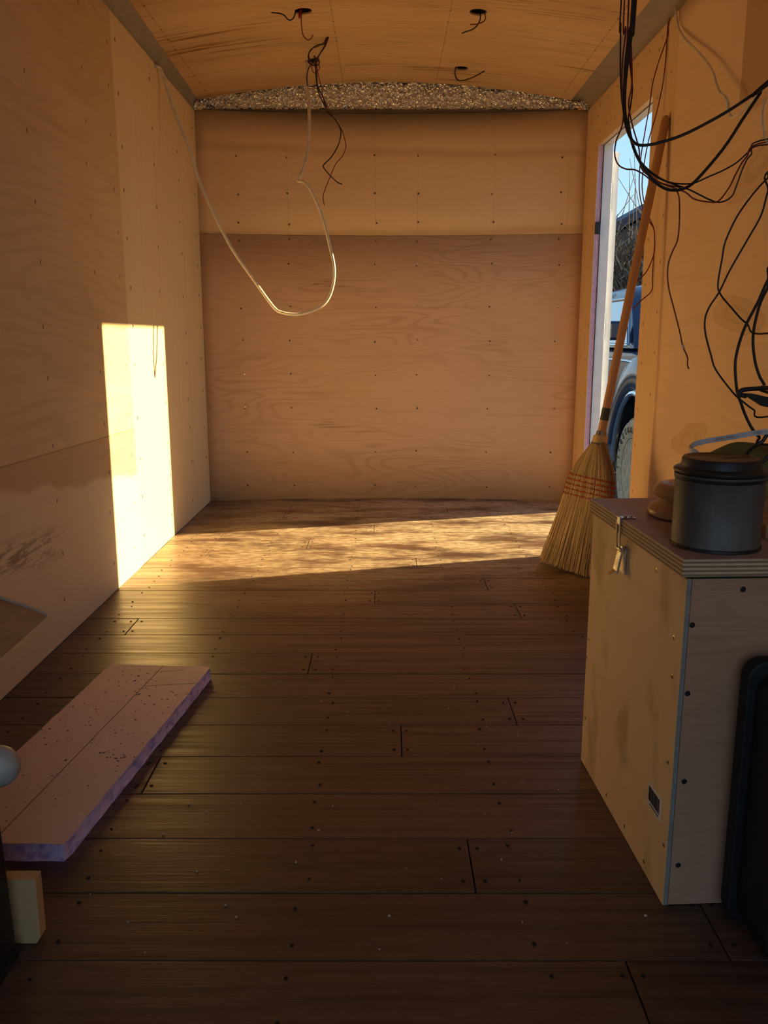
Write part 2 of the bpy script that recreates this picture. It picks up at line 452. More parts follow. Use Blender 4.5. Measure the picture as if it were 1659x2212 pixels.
# insulation core and outer skin behind the sheets
for (y0, y1, z0, z1) in ((DY1, YB + .03, 0, WH), (DY0, DY1, DZ1, WH), (YR, DY0, 0, WH)):
    g = .004 if y0 == DY1 else 0
    box('foam_core', (XR + TH, .9572, y0 + (0.002 if y0 == DY1 else 0), y1, z0, z1), M_FOAM, wr_)
for (y0, y1, z0, z1) in ((DY1 + .03, YB + .2, -.06, 2.0), (DY0 - .03, DY1 + .03, DZ1 + .03, 2.0), (YR, DY0 - .03, -.06, 2.0), (DY0 - .03, DY1 + .03, -.06, -.02)):
    box('outer_skin', (.9575, XO - .002, y0, y1, z0, z1), M_SKIN, wr_)
M_HEAD = wood('raw_wood_edge', (0.72, 0.52, 0.33), (0.5, 0.32, 0.17), 'YX', streak=.3)
box('opening_edge', (XR + .0005, .957, DY0, DY1, DZ1 - .003, DZ1 + .002), M_HEAD, wr_)
box('rubber_clip', (XR + .002, .956, DY1 - .012, DY1 + .002, U(1288, 505, X=.94).z, U(1288, 480, X=.94).z), M_RUB, wr_)
sr = MB()
for yc, zs in ((4.10, (.1, 1.75)), (3.975, (.1, 1.75)), (3.13, (.1, 1.75)), (2.985, (.6, 1.75)), (2.90, (.75, 1.75))):
    n = int((zs[1] - zs[0]) / .15)
    for i in range(n + 1):
        staple(sr, XR, yc + random.uniform(-.012, .012), zs[0] + i * .15 + random.uniform(-.015, .015), -1)
for i in range(7):
    staple(sr, XR, 3.2 + i * .12, 1.68 + random.uniform(-.008, .008), -1); staple(sr, XR, 3.1 + i * .14, 1.785, -1)
for yc, zc in ((2.45, 1.49), (2.35, .95), (2.28, 1.2), (2.5, .72), (2.33, 1.26), (2.2, 1.0)): staple(sr, XR, yc, zc, -1)
tag(sr.build('staples', M_SCREW, wr_), kind='stuff')

# ------------------------------------------------------------------ ceiling
cl = empty('ceiling', 'arched plywood ceiling with wire holes', 'ceiling', kind='structure')
def ceil_piece(y0, y1, holes):
    mb = MB()
    n = 40; vs_ = []; xa = lambda y, u: (-.845 + (YB - y) * .022 if y > 1 else -.78) * (1 - u) + .852 * u
    pts = lambda y, dz: [(xa(y, i / n), y, zceil(xa(y, i / n)) + dz) for i in range(n + 1)]
    m = 2
    rows = []
    for dz in (0, .006):
        rows += [pts(y0, dz), pts(y1, dz)]
    v = sum(rows, []); W = n + 1
    f = []
    for i in range(n):
        f += [(i, i + 1, W + i + 1, W + i), (2 * W + i, 3 * W + i, 3 * W + i + 1, 2 * W + i + 1),
              (i, 2 * W + i, 2 * W + i + 1, i + 1), (W + i, W + i + 1, 3 * W + i + 1, 3 * W + i)]
    f += [(0, W, 3 * W, 2 * W), (n, 2 * W + n, 3 * W + n, W + n)]
    o = MB().add(v, f).build('plywood_sheet', M_CE, cl, smooth=False)
    for (hx, hy, hr) in holes:
        c = MB().lathe([(hr, 1.85), (hr, 2.0)], (hx, hy, 0), 32).build('cutter', M_CE)
        md = o.modifiers.new('hole', 'BOOLEAN'); md.operation = 'DIFFERENCE'; md.object = c; md.solver = 'EXACT'
    if holes:
        dg = bpy.context.evaluated_depsgraph_get(); me = bpy.data.meshes.new_from_object(o.evaluated_get(dg))
        cut = [m_.object for m_ in o.modifiers]; o.modifiers.clear(); o.data = me
        for c in cut: bpy.data.objects.remove(c, do_unlink=True)
    for p in o.data.polygons: p.use_smooth = True
    try: o.data.set_sharp_from_angle(angle=math.radians(30))
    except Exception: pass
    return o
HOLES = [(-.2845, 3.28, .031), (.332, 3.28, .031), (.332, 3.917, .027), (-.300, 3.83, .030)]
ceil_piece(2.9395, YB - .002, HOLES)
ceil_piece(1.72, 2.938, [])
ceil_piece(YR, 1.7185, [])
box('roof_skin', (XL - .06, XO, YR, YB + .2, 2.0, 2.012), M_FOIL, cl)
cs = MB()
for cx in (-.185, .235, -.79, .80):
    for i in range(12):
        y = 2.85 + i * .108
        cs.box(cx - .004, cx + .004, y - .001, y + .001, zceil(cx) - .0008, zceil(cx) + .001)
tag(cs.build('staples', M_SCREW, cl), kind='stuff')

def cove(name, side, label):
    mb = MB(); n = 24
    def fn(u, v):
        y = YR + (YB + .004 - YR) * u
        w = .0018 * noise.noise(Vector((y * 5, side * 3, v)))
        if side < 0:
            xo, zo, xi = XL, WH - .004, -.838 + (YB - y) * .025
        else:
            xo, zo, xi = XR, WH - .004, .846
        zi = zceil(xi) + .003
        return (xo + (xi - xo) * v + w, y, zo + (zi - zo) * v + .012 * math.sin(math.pi * v) + w)
    o = mb.grid(fn, 60, 4).build(name, M_ALU, None, smooth=True, solid=.002)
    return tag(o, label, 'trim', kind='structure')
cove('trim_1', -1, 'grey metal cove strip along the left wall top')
cove('trim_2', 1, 'grey metal cove strip along the right wall top')

# foil insulation above the back wall
fo = empty('foil_insulation', 'crinkled silver foil insulation above the end wall', 'insulation')
mb = MB()
def ff(u, v):
    x = XL + .012 + (XR - XL - .024) * u
    z0 = WH + .004; z1 = max(z0 + .003, zceil(x) - .002 + .02)
    p = Vector((x, YB + .012, z0 + (z1 - z0) * v))
    q = abs(noise.noise(p * 60)) * .013 + abs(noise.noise(p * 125 + Vector((5, 1, 2)))) * .009 + noise.noise(p * 22) * .006
    return (p.x, p.y + q + .01 * (1 - v) - .006, p.z)
mb.grid(ff, 640, 44).build('foil_face', M_FOIL, fo)
mb = MB()
def fu(u, v):
    x = XL + .012 + (XR - XL - .024) * u
    y0 = YB + .013
    return (x, y0 + (yback(x) + .02 - y0) * v, WH + .003 + .002 * noise.noise(Vector((x * 60, v * 3, 0))))
mb.grid(fu, 120, 3).build('underside', simple('dark_foil_underside', (0.10, 0.085, 0.07), .6), fo)
for sx, lb in ((-.846, 'crumpled foil scrap in the left ceiling corner'), (.905, 'crumpled foil scrap in the right ceiling corner')):
    me = bpy.data.meshes.new('foil_scrap'); bm = bmesh.new(); bmesh.ops.create_icosphere(bm, subdivisions=4, radius=.026)
    for v in bm.verts:
        d = 1 + .5 * noise.noise(v.co * 90) + .3 * noise.noise(v.co * 200)
        v.co = Vector((v.co.x * 1.3, v.co.y * .7, v.co.z * .65)) * d
    bm.to_mesh(me); bm.free(); me.materials.append(M_FOIL)
    o = bpy.data.objects.new('foil_scrap', me); C.objects.link(o); o.location = (sx, YB - .02, WH + .012)
    tag(o, lb, 'foil', 'foil scraps in the ceiling corners')

# ------------------------------------------------------------------ doorway frame and open leaf
dr = empty('door_1', 'white metal side door folded open outside', 'door', kind='structure')
fr = empty('door_frame', 'white metal jamb frame', None); fr.parent = dr
for (y0, y1, z0, z1) in ((DY1, DY1 + .03, -.02, DZ1 + .03), (DY0 - .03, DY0, -.02, DZ1 + .03), (DY0, DY1, DZ1, DZ1 + .03), (DY0, DY1, -.02, 0.0)):
    box('jamb', (.9578, XO, y0, y1, z0, z1), M_WHITE, fr, bevel=.002)
box('seal_gap_strip', (.9565, .9590, DY1 - .004, DY1, 0, DZ1), M_RUB, fr)
box('seal_gap_strip', (.9565, .9590, DY0, DY1, DZ1 - .005, DZ1), M_RUB, fr)
leaf = empty('door_leaf', 'white leaf edge with a long hinge pin', None); leaf.parent = dr
LZ = U(1330, 328, Y=3.965).z
box('leaf_panel', (1.004, 1.0355, 3.963, 4.70, -.03, LZ), M_WHITE, leaf, bevel=.003)
hz0, hz1 = U(1320, 456, Y=3.962).z, U(1320, 396, Y=3.962).z
hx = 1.0025
M_IVORY = simple('ivory_hinge_pin', (0.86, 0.82, 0.62), .4)
for zc, hh in (((hz0 + hz1) / 2, (hz1 - hz0) / 2), (.85, .06), (.15, .06)):
    MB().lathe([(.0042, zc - hh), (.0042, zc + hh)], (hx, 3.958, 0), 12).build('hinge', M_IVORY, leaf)
box('gap_seam', (1.0005, 1.0035, 3.9665, 3.97, -.02, LZ), M_RUB, leaf)

# ------------------------------------------------------------------ plywood box with lid
BX = empty('plywood_box', 'lidded plywood storage box standing on the right', 'box', loc=(.402, 1.083, 0))
BX.rotation_euler = (0, 0, math.radians(2.6))
BW_, BD, BH = .455, .432, .489
def boxleft(k, x, y, z):
    n = nz(vec(y * 9, z * 4.5, 2.0), 1.0, 3.0, .5)
    return mixc(sstep(n, .48, .64) * .6, k, (0.46, 0.30, 0.14))
M_BXL = wood('plywood_box_side', (0.90, 0.66, 0.38), (0.68, 0.46, 0.22), 'YZ', streak=.2, extra=boxleft, seed=31, tone=.4)
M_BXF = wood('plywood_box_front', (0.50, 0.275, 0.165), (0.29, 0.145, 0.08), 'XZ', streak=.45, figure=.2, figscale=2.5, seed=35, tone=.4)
M_LIDT = simple('purple_brown_lid_face', (0.46, 0.30, 0.25), .5, 0, .1, 14)
def plyedge():
    m, nt, b, x, y, z = newmat('plywood_lid_edge')
    s = sinx(z * (2 * math.pi / .0058) + (nz(vec(x * 8, y * 8, z * 40), 1, 2) - .5) * 1.5)
    k = mixc(sstep(s, -.3, .6), (0.26, 0.165, 0.09), (0.60, 0.46, 0.30))
    k = mixc(sstep(nz(vec(x * 60, y * 60, z * 300), 1, 3), .55, .7) * .4, k, (0.2, 0.12, 0.06))
    plug(nt, b, 'Base Color', k); plug(nt, b, 'Roughness', .75); return m
M_EDGE = plyedge()
M_CUT = simple('grey_plywood_cut', (0.27, 0.25, 0.215), .8, 0, .1, 60)
T = .0065
sp = box('side_panel', (0, T, 0, BD, .001, BH), M_BXL, BX); 
box('panel_edge', (.0004, T - .0004, -.0012, .0008, .002, BH - .001), M_CUT, sp)
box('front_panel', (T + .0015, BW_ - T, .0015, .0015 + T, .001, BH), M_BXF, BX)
box('back_panel', (T, BW_ - T, BD - T, BD, .001, BH), M_BXL, BX)
box('side_panel', (BW_ - T, BW_, 0, BD, .001, BH), M_BXL, BX)
box('bottom_panel', (T, BW_ - T, T + .002, BD - T, .001, T), M_BXL, BX)
lid = box('lid', (-.011, BW_ + .004, -.010, BD - .012, BH + .006, BH + .029), M_EDGE, BX, bevel=.0008)
box('lid_face', (-.0102, BW_ + .003, -.0092, BD - .0128, BH + .0285, BH + .0300), M_LIDT, lid)
box('seal_gap_strip', (.004, BW_ - .004, .004, BD - .015, BH - .001, BH + .007), M_RUB, BX)  # black slab standing in for the dark open gap under the lid
LIDZ = BH + .030
def screw(parent, p, nrm, r, mat):
    mb = MB(); s = {'X': (-1, 0, 0), 'Y': (0, -1, 0)}[nrm]
    prof = [(r * .3, .0), (r, .0), (r, .0003), (r * .8, .0006), (r * .22, .0006)]
    if nrm == 'X': mb.lathe([(a, -h) for a, h in prof], p, 12, 'X')
    else: mb.lathe([(a, -h) for a, h in prof], p, 12, 'Y')
    o = mb.build('screw', mat, parent, smooth=True)
    c = MB(); q = r * .6; t = r * .14
    if nrm == 'X':
        c.box(p[0] - .0009, p[0] - .0004, p[1] - q, p[1] + q, p[2] - t, p[2] + t).box(p[0] - .0009, p[0] - .0004, p[1] - t, p[1] + t, p[2] - q, p[2] + q)
    else:
        c.box(p[0] - q, p[0] + q, p[1] - .0009, p[1] - .0004, p[2] - t, p[2] + t).box(p[0] - t, p[0] + t, p[1] - .0009, p[1] - .0004, p[2] - q, p[2] + q)
    c.build('cross_slot', M_RUB, o)
Rz = Matrix.Translation((.402, 1.083, 0)) @ Matrix.Rotation(math.radians(2.6), 4, 'Z'); Ri = Rz.inverted()
def on_box(px, py, face):
    """box-local point on its side (x=0) or front (y=0) face"""
    o = Ri @ Vector((0, 0, CAM_H)); d = (Ri @ U(px, py, Y=1.0)) - o
    t = -o.x / d.x if face == 'X' else -(o.y - .0015) / d.y
    return o + d * t
for px, py in ((1605, 1273), (1495, 1350), (1485, 1498), (1478, 1688), (1465, 1869)):
    screw(BX, tuple(on_box(px, py, 'Y')), 'Y', .0040, M_BSCREW)
for px, py in ((1418, 1232), (1456, 1378), (1452, 1461), (1443, 1646), (1434, 1825), (1350, 1211), (1272, 1380), (1268, 1420), (1265, 1550), (1310, 1717), (1349, 1784), (1391, 1861)):
    screw(BX, tuple(on_box(px, py, 'X')), 'X', .0038, M_BRASS)
# barcode sticker
M_PAPER = simple('white_sticker_paper', (0.72, 0.72, 0.72), .7, 0, .02)
c4 = [on_box(px, py, 'X') for px, py in ((1401, 1684), (1429, 1736), (1425, 1778), (1398, 1726))]
ys = [q.y for q in c4]; zs = [q.z for q in c4]
sy0, sy1, sz0, sz1 = min(ys), max(ys), min(zs), max(zs)
ym = (sy0 + sy1) / 2; zm = (sz0 + sz1) / 2
stk = box('barcode_sticker', (-.0004, .0004, sy0, sy1, sz0 + .002, sz1 - .002), M_PAPER, BX); stk['label'] = 'white barcode sticker'
random.seed(3); bars = MB(); y = sy0 + .006
while y < sy1 - .006:
    w = random.choice([.0006, .0006, .0011, .0016])
    bars.box(-.0007, -.0003, y, y + w, sz0 + .011, sz1 - .006); y += w + random.choice([.0006, .0006, .0012])
for i in range(9):
    bars.box(-.0007, -.0003, sy0 + .008 + i * .004, sy0 + .0102 + i * .004, sz0 + .005, sz0 + .008)
tag(bars.build('barcode_bars', M_RUB, stk), kind='stuff')
random.seed(11)
# toggle latch on the side
pl = on_box(1352, 1165, 'X'); ly = pl.y
lt = empty('toggle_latch', None, None); lt.parent = BX; lt['label'] = 'steel toggle latch holding the lid down'
MB().box(-.004, .0, ly - .012, ly + .012, .428, .470).build('base_plate', M_STEEL, lt, bevel=.0008)
MB().box(-.003, .001, -.009, .009, -.042, .004, Matrix.Translation((-.006, ly, .470)) @ Matrix.Rotation(math.radians(10), 4, 'Y')).build('lever', M_STEEL, lt, bevel=.0008)
MB().box(-.002, .0, -.008, .008, -.012, 0, Matrix.Translation((-.0145, ly, .432)) @ Matrix.Rotation(math.radians(50), 4, 'Y')).build('thumb_tab', M_BRASS, lt, bevel=.0005)
mbx = MB()
mbx.tube([(-.012, ly - .008, .468), (-.0135, ly - .008, LIDZ - .006), (-.0135, ly + .008, LIDZ - .006), (-.012, ly + .008, .468)], .0014, 6)
mbx.build('wire_bail', M_BRASS, lt)
MB().lathe([(.003, ly - .013), (.003, ly + .013)], (-.010, 0, .468), 10, 'Y').build('pivot_pin', M_STEEL, lt)
MB().box(-.014, -.011, ly - .007, ly + .007, LIDZ - .010, LIDZ + .002).box(-.0145, .012, ly - .008, ly + .008, LIDZ, LIDZ + .002).build('strike_plate', M_STEEL, lt, bevel=.0006)
for dx in (-.003, .006):
    MB().lathe([(.0034, LIDZ + .002), (.0028, LIDZ + .0042), (.001, LIDZ + .0045)], (dx, ly, 0), 10).build('rivet', M_STEEL, lt)

# ------------------------------------------------------------------ things on the box
cz = LIDZ
def can_mat():
    m, nt, b, x, y, z = newmat('dull_grey_tin')
    n = nz(vec(x * 12, y * 12, z * 5), 1, 5, .6); n2 = nz(vec(x * 40, y * 40, z * 160), 1, 3)
    k = mixc(sstep(n, .3, .7), (0.075, 0.075, 0.078), (0.155, 0.15, 0.142)); k = mixc(sstep(n2, .62, .75) * .3, k, (0.2, 0.19, 0.17))
    plug(nt, b, 'Base Color', k); plug(nt, b, 'Metallic', .45); plug(nt, b, 'Roughness', .55); return m
CAN = (.4636, 1.155)
can = empty('tin_canister', 'dull grey tin canister with black lid on the box', 'canister', loc=(CAN[0], CAN[1], cz))
can.scale = (.985, .985, .97)
MB().lathe([(.02, .0005), (.058, .0005), (.0605, .002), (.0605, .0045), (.0595, .006), (.0592, .05), (.0600, .100), (.0612, .102), (.0612, .1045), (.055, .106), (.02, .106)], sides=72).build('body', can_mat(), can, smooth=True)
M_LID = simple('black_plastic_lid', (0.022, 0.021, 0.024), .42)
MB().lathe([(.03, .1062), (.0615, .1062), (.0628, .108), (.0628, .1105), (.0605, .1125), (.054, .1145), (.0528, .118), (.0522, .1255), (.0505, .1275), (.046, .1275), (.044, .1265), (.01, .1262)], sides=72).build('lid', M_LID, can, smooth=True)
MB().lathe([(.0598, .0965), (.0608, .0975), (.0614, .1015), (.0606, .1022)], sides=72).build('rim_black_band', M_LID, can, smooth=True)  # black band around the tin just below the lid
MB().lathe([(.0602, .0002), (.0616, .001), (.0614, .0042), (.0600, .0052)], sides=72).build('bottom_rim', M_LID, can, smooth=True)
MB().box(.003, .038, -.0016, .0016, .1262, .1272).build('lid_mark', simple('dull_lid_mark', (0.05, 0.03, 0.018), .6), can)

tw = wood('turned_wood', (0.42, 0.22, 0.10), (0.22, 0.10, 0.045), 'XY', streak=.4, rough=.32, spec=.5, tone=.3)
o = MB().lathe([(.02, .0), (.066, .0), (.0725, .004), (.0735, .010), (.070, .016), (.060, .021), (.055, .027), (.058, .031), (.064, .034), (.066, .040), (.063, .047), (.054, .053), (.04, .0555), (.01, .0555)], sides=64).build('turned_wood_stand', tw, smooth=True)
o.location = (.502, 1.345, cz + .0003)
tag(o, 'brown turned wooden stand half hidden behind the canister', 'wooden stand')
o = box('wood_offcut', (.548, .64, 1.185, 1.262, cz + .0003, cz + .021), tw, bevel=.002)
tag(o, 'small brown wood offcut right of the grey canister', 'wood offcut')
# olive rounded bundle
def olive():
    m, nt, b, x, y, z = newmat('olive_yellow_cloth')
    n = nz(vec(x * 20, y * 20, z * 20), 1, 4)
    k = mixc(sstep(z + (n - .5) * .02, -.02, .012), (0.36, 0.24, 0.055), (0.155, 0.15, 0.045))
    plug(nt, b, 'Base Color', k); plug(nt, b, 'Roughness', .85); bump(nt, b, nz(vec(x * 300, y * 300, z * 300), 1, 2), .4, .001); return m
me = bpy.data.meshes.new('rolled_cap'); bm = bmesh.new(); bmesh.ops.create_icosphere(bm, subdivisions=5, radius=1)
for v in bm.verts:
    p = v.co.copy(); f = 1 + .05 * noise.noise(p * 2.2) - .04 * math.exp(-((p.z + .15) / .12) ** 2)
    v.co = Vector((p.x * .076, p.y * .044, max(p.z, -.92) * .055)) * f
bm.to_mesh(me); bm.free(); me.materials.append(olive())
for p in me.polygons: p.use_smooth = True
o = bpy.data.objects.new('rolled_cloth', me); C.objects.link(o); o.location = (.622, 1.455, cz + .0525)
tag(o, 'rounded olive and yellow cloth bundle behind the canister', 'cloth')
# black brush lying on the bundle
br = empty('dust_brush', 'black bristled dust brush at the right edge above the canister', 'brush', loc=(.70, 1.40, cz + .10))
M_BR = simple('black_bristle', (0.012, 0.011, 0.012), .7)
b0 = U(1659, 955, Y=1.38)
mbb = MB()
for i in range(900):
    a, b_ = random.uniform(-1, 1), random.uniform(-1, 1)
    p0 = Vector((.71 + .05 * a, 1.385 + .014 * b_, .655 + random.uniform(-.006, .006)))
    dirv = Vector((-.45 + .5 * a * .4 - .1, random.uniform(-.1, .1), random.uniform(-.8, .6))).normalized()
    p0 = Vector((.655 + .03 * random.random(), 1.345 + .014 * b_, .618 + .045 * random.random()))
    dirv = Vector((-.55 + random.uniform(-.5, .25), random.uniform(-.25, .25), random.uniform(-.7, 1.0))).normalized()
    mbb.tube([p0, p0 + dirv * random.uniform(.016, .028)], [.0007, .0003], 3, cap=False)
tag(mbb.build('bristles', M_BR, br, local=Matrix.Translation(-Vector(br.location))), kind='stuff')
MB().box(  .650, .80, 1.331, 1.359, .615, .668).build('brush_block', M_LID, br, bevel=.008, local=Matrix.Translation(-Vector(br.location)))
# black sprung clamp
cp = empty('spring_clamp', 'black bent metal clamp at the right edge above the brush', 'clamp', loc=(.75, 1.42, .68))
L = Matrix.Translation(-Vector(cp.location))
pts = [U(px, py, Y=1.40) for px, py in ((1700, 836), (1659, 838), (1625, 840), (1606, 842), (1598, 847), (1600, 853), (1612, 856))]
MB().tube(crom(pts, 6), .0038, 10).build('upper_arm', M_LID, cp, smooth=True, local=L)
q = [U(px, py, Y=1.40) for px, py in ((1602, 849), (1625, 850), (1659, 858), (1690, 866), (1690, 892), (1660, 880), (1645, 877), (1622, 862))]
mb = MB(); n = len(q)
mb.add([p + Vector((0, -.006, 0)) for p in q] + [p + Vector((0, .006, 0)) for p in q], [tuple(range(n)), tuple(range(n, 2 * n))[::-1]] + [(i, i + n, (i + 1) % n + n, (i + 1) % n) for i in range(n)])
mb.build('lower_jaw', M_LID, cp, bevel=.0015, local=L)
MB().tube([U(1690, 840, Y=1.40), Vector((.745, 1.40, .70)), Vector((.745, 1.40, .668))], .004, 8).build('stem', M_LID, cp, local=L)

# ------------------------------------------------------------------ wires
def wire(name, label, cat, pts, r, mat, group=None, sides=8, n=7, parent=None):
    o = MB().tube(crom(pts, n), r, sides).build(name, mat, parent, smooth=True)
    if label: tag(o, label, cat, group)
    return o
def pxs(l, Y0, Y1=None):
    Y1 = Y0 if Y1 is None else Y1
    return [U(px, py, Y=Y0 + (Y1 - Y0) * i / (len(l) - 1)) for i, (px, py) in enumerate(l)]
# white cable looping from the left wall to the ceiling hole
P = [U(336, 143, X=XL + .004), U(346, 148, X=XL + .012), U(353, 165, X=XL + .02)]
loop = [((362, 195), 3.53), ((385, 262), 3.52), ((411, 325), 3.50), ((430, 390), 3.49), ((464, 465), 3.47), ((500, 535), 3.45), ((545, 600), 3.43), ((590, 662), 3.41), ((610, 675), 3.40), ((640, 679), 3.40), ((672, 672), 3.41), ((702, 655), 3.42), ((718, 622), 3.43), ((722, 580), 3.44), ((712, 530), 3.46), ((697, 470), 3.49), ((672, 412), 3.52), ((655, 393), 3.54), ((644, 390), 3.56), ((652, 372), 3.58), ((663, 335), 3.62), ((668, 280), 3.67), ((667, 220), 3.73), ((662, 175), 3.78), ((663, 148), 3.81)]
P += [U(px, py, Y=y) for (px, py), y in loop]
P.append(Vector((-.318, 3.83, 1.96)))
wire('white_cable', 'white flat cable looping from the left wall to the ceiling', 'cable', P, .0064, M_WHITEW, 'loose white cables')
# dark wires of the centre bundle
zc = lambda p, d=.0: Vector((p.x, p.y, zceil(p.x) + d))
bd = empty('wire_bundle', 'knotted bundle of dark wires hanging from the ceiling', 'wires')
def bw(l, Y0, Y1, mat, r=.0022, top=None):
    p = pxs(l, Y0, Y1)
    if top is not None: p[0].z = top
    MB().tube(crom(p, 7), r, 7).build('wire', mat, bd, smooth=True)
hz = 1.95
bw([(712, 72), (708, 85), (702, 100), (690, 118), (683, 130), (682, 150), (683, 170), (687, 195), (697, 220), (710, 245), (724, 258), (735, 278), (736, 292), (730, 315), (715, 340), (700, 355), (699, 362), (712, 378), (728, 393), (739, 398)], 3.55, 3.62, M_BLACKW, .0024)
bw([(710, 74), (705, 90), (697, 106), (688, 122), (684, 140), (688, 165), (695, 190), (698, 210), (705, 235), (722, 256), (738, 280), (743, 295), (747, 315), (741, 335), (725, 355), (712, 385), (700, 415), (698, 430), (701, 444)], 3.55, 3.63, M_REDW, .0018)
bw([(708, 76), (700, 95), (690, 96), (678, 102), (669, 112), (666, 124), (672, 132), (680, 140), (684, 160), (686, 185), (700, 215), (706, 232)], 3.55, 3.66, M_BLACKW, .0024)
bw([(706, 80), (698, 92), (688, 100), (672, 106), (667, 118), (670, 130), (674, 150), (680, 158), (690, 148), (688, 140), (680, 140)], 3.56, 3.66, M_REDW, .0018)
bw([(690, 120), (678, 133), (668, 145), (663, 165), (664, 186)], 3.64, 3.70, M_BLACKW, .0022)
bw([(678, 120), (684, 128), (690, 134), (686, 141), (676, 141), (668, 136), (666, 131), (678, 127), (690, 128)], 3.66, 3.66, M_BLACKW, .0026)
bw([(712, 74), (714, 66), (713, 62)], 3.54, 3.52, M_STEEL, .003)
MB().tube([U(710, 76, Y=3.545), U(711, 73, Y=3.54), Vector((U(711, 70, Y=3.53).x, 3.53, 1.96))], .0035, 7).build('wire', M_BLACKW, bd)
MB().tube(crom([U(684, 128, Y=3.66), U(680, 126, Y=3.72), U(676, 128, Y=3.79), Vector((-.30, 3.83, 1.955))], 6), .0026, 7).build('wire', M_BLACKW, bd)
# tails out of the other holes
def tail(label, wires):
    t = empty('wire_tail', label, 'wires', 'wire tails in the ceiling holes')
    for l, Y0, Y1, mat, r, top in wires:
        p = pxs(l, Y0, Y1); p.insert(0, Vector((top[0], top[1], 1.97)))
        MB().tube(crom(p, 7), r, 7).build('wire', mat, t, smooth=True)
tail('dark and red wire tails from the left ceiling hole', [
    ([(638, 28), (635, 37), (629, 43), (622, 42), (614, 33), (604, 29), (586, 27)], 3.27, 3.22, M_BLACKW, .0022, (-.295, 3.285)),
    ([(651, 40), (652, 60), (655, 76), (664, 86), (672, 83), (676, 75)], 3.27, 3.22, M_REDW, .0019, (-.285, 3.285)),
    ([(649, 25), (647, 32), (647, 38)], 3.275, 3.26, M_REDB, .0045, (-.29, 3.285))])
tail('dark wire tails from the right ceiling hole', [
    ([(1038, 33), (1036, 45), (1030, 56), (1020, 64), (1008, 68), (998, 72)], 3.27, 3.22, M_BLACKW, .0023, (.336, 3.285)),
    ([(1048, 33), (1048, 42), (1042, 48), (1030, 52), (1016, 53)], 3.27, 3.22, M_REDW, .0019, (.342, 3.285))])
tail('short curled wire tail from the far ceiling hole', [
    ([(984, 148), (983, 160), (988, 172), (998, 174), (1014, 170), (1030, 163), (1047, 153)], 3.90, 3.84, M_BLACKW, .0026, (.315, 3.915)),
    ([(1010, 171), (1016, 165), (1022, 157)], 3.865, 3.855, M_BLACKW, .0018, (.315, 3.915))][:1])

# right hand wiring hanging close to the camera
YW = 1.60
top = lambda px: Vector((U(px, 0, Y=YW).x, YW - .02, 1.93))
GR = 'loose wiring on the right'
def rw(label, l, mat, r, y0=YW, y1=YW, start=None, end=None, cat='wire', name='loose_wire'):
    p = pxs(l, y0, y1)
    if start is not None: p.insert(0, start)
    if end is not None: p.append(end)
    return wire(name, label, cat, p, r, mat, GR)
rw('thick black cable swinging from the ceiling up to the right edge', [(1367, 0), (1362, 60), (1353, 120), (1349, 180), (1348, 240), (1355, 280), (1368, 306), (1389, 314), (1432, 306), (1485, 287), (1564, 245), (1633, 200), (1659, 182)], M_BLACKW, .0026, YW, YW - .1, top(1368), Vector((.915, 1.55, 1.42)), 'cable', 'black_cable')
rw('thick black cable dipping in the lowest curve of the bundle', [(1373, 0), (1366, 60), (1358, 120), (1351, 180), (1350, 240), (1358, 280), (1375, 335), (1405, 382), (1432, 405), (1458, 411), (1485, 404), (1511, 382), (1564, 319), (1604, 258), (1643, 200), (1659, 176)], M_BLACKW, .0026, YW + .01, YW - .1, top(1374), Vector((.915, 1.56, 1.44)), 'cable', 'black_cable')
rw('thin black wire crossing the doorway and rising gently right', [(1342, 0), (1341, 50), (1340, 130), (1342, 200), (1349, 250), (1372, 325), (1392, 360), (1415, 380), (1440, 392), (1470, 397), (1500, 395), (1530, 382), (1560, 369), (1590, 352), (1620, 326), (1659, 300)], M_BLACKW, .0014, YW + .03, YW, top(1342), Vector((.92, 1.62, 1.18)))
rw('thin red wire in the bundle with the shallow low loop', [(1349, 0), (1352, 60), (1345, 130), (1344, 200), (1352, 260), (1376, 340), (1408, 384), (1450, 404), (1480, 415), (1500, 430), (1530, 436), (1552, 434), (1575, 405), (1590, 375), (1612, 340), (1659, 306)], M_REDW, .0014, YW + .02, YW, top(1349), Vector((.92, 1.61, 1.16)))
rw('thin dark wire in the bundle with the rounded low loop', [(1358, 0), (1364, 70), (1361, 130), (1366, 190), (1362, 230), (1358, 262), (1374, 330), (1400, 366), (1440, 392), (1485, 408), (1530, 430), (1555, 437), (1580, 425), (1592, 398), (1606, 360), (1622, 335), (1659, 312)], M_BLACKW, .0014, YW + .04, YW, top(1358), Vector((.92, 1.60, 1.14)))
rw('thin dark wire hanging beside the thick cables to the doorway', [(1365, 60), (1364, 100), (1365, 180), (1358, 225), (1366, 270), (1380, 320), (1382, 350), (1392, 372), (1430, 396), (1470, 405)], M_REDW, .0014, YW + .03, YW + .02, top(1362))
o = rw('long dark red wire looping left then dangling to a bare end', [(1352, 150), (1349, 220), (1344, 270), (1331, 305), (1328, 335), (1336, 356), (1352, 365), (1372, 367), (1392, 378), (1415, 396), (1440, 408), (1458, 411), (1466, 422), (1468, 450), (1467, 490), (1463, 520), (1452, 545), (1444, 568), (1442, 595), (1445, 625), (1456, 668), (1468, 715), (1475, 748), (1485, 772), (1485, 788), (1488, 797)], M_REDW, .0014, YW + .02, YW + .02, top(1346))
q = pxs([(1474, 744), (1476, 752)], YW + .02)
MB().tube(q, .0026, 8).build('joint_sleeve', M_STEEL, o)
GR = 'thin wires hanging in the doorway'
start = U(1453, 12, X=XR - .006); s2 = start + Vector((-.02, .02, .05))
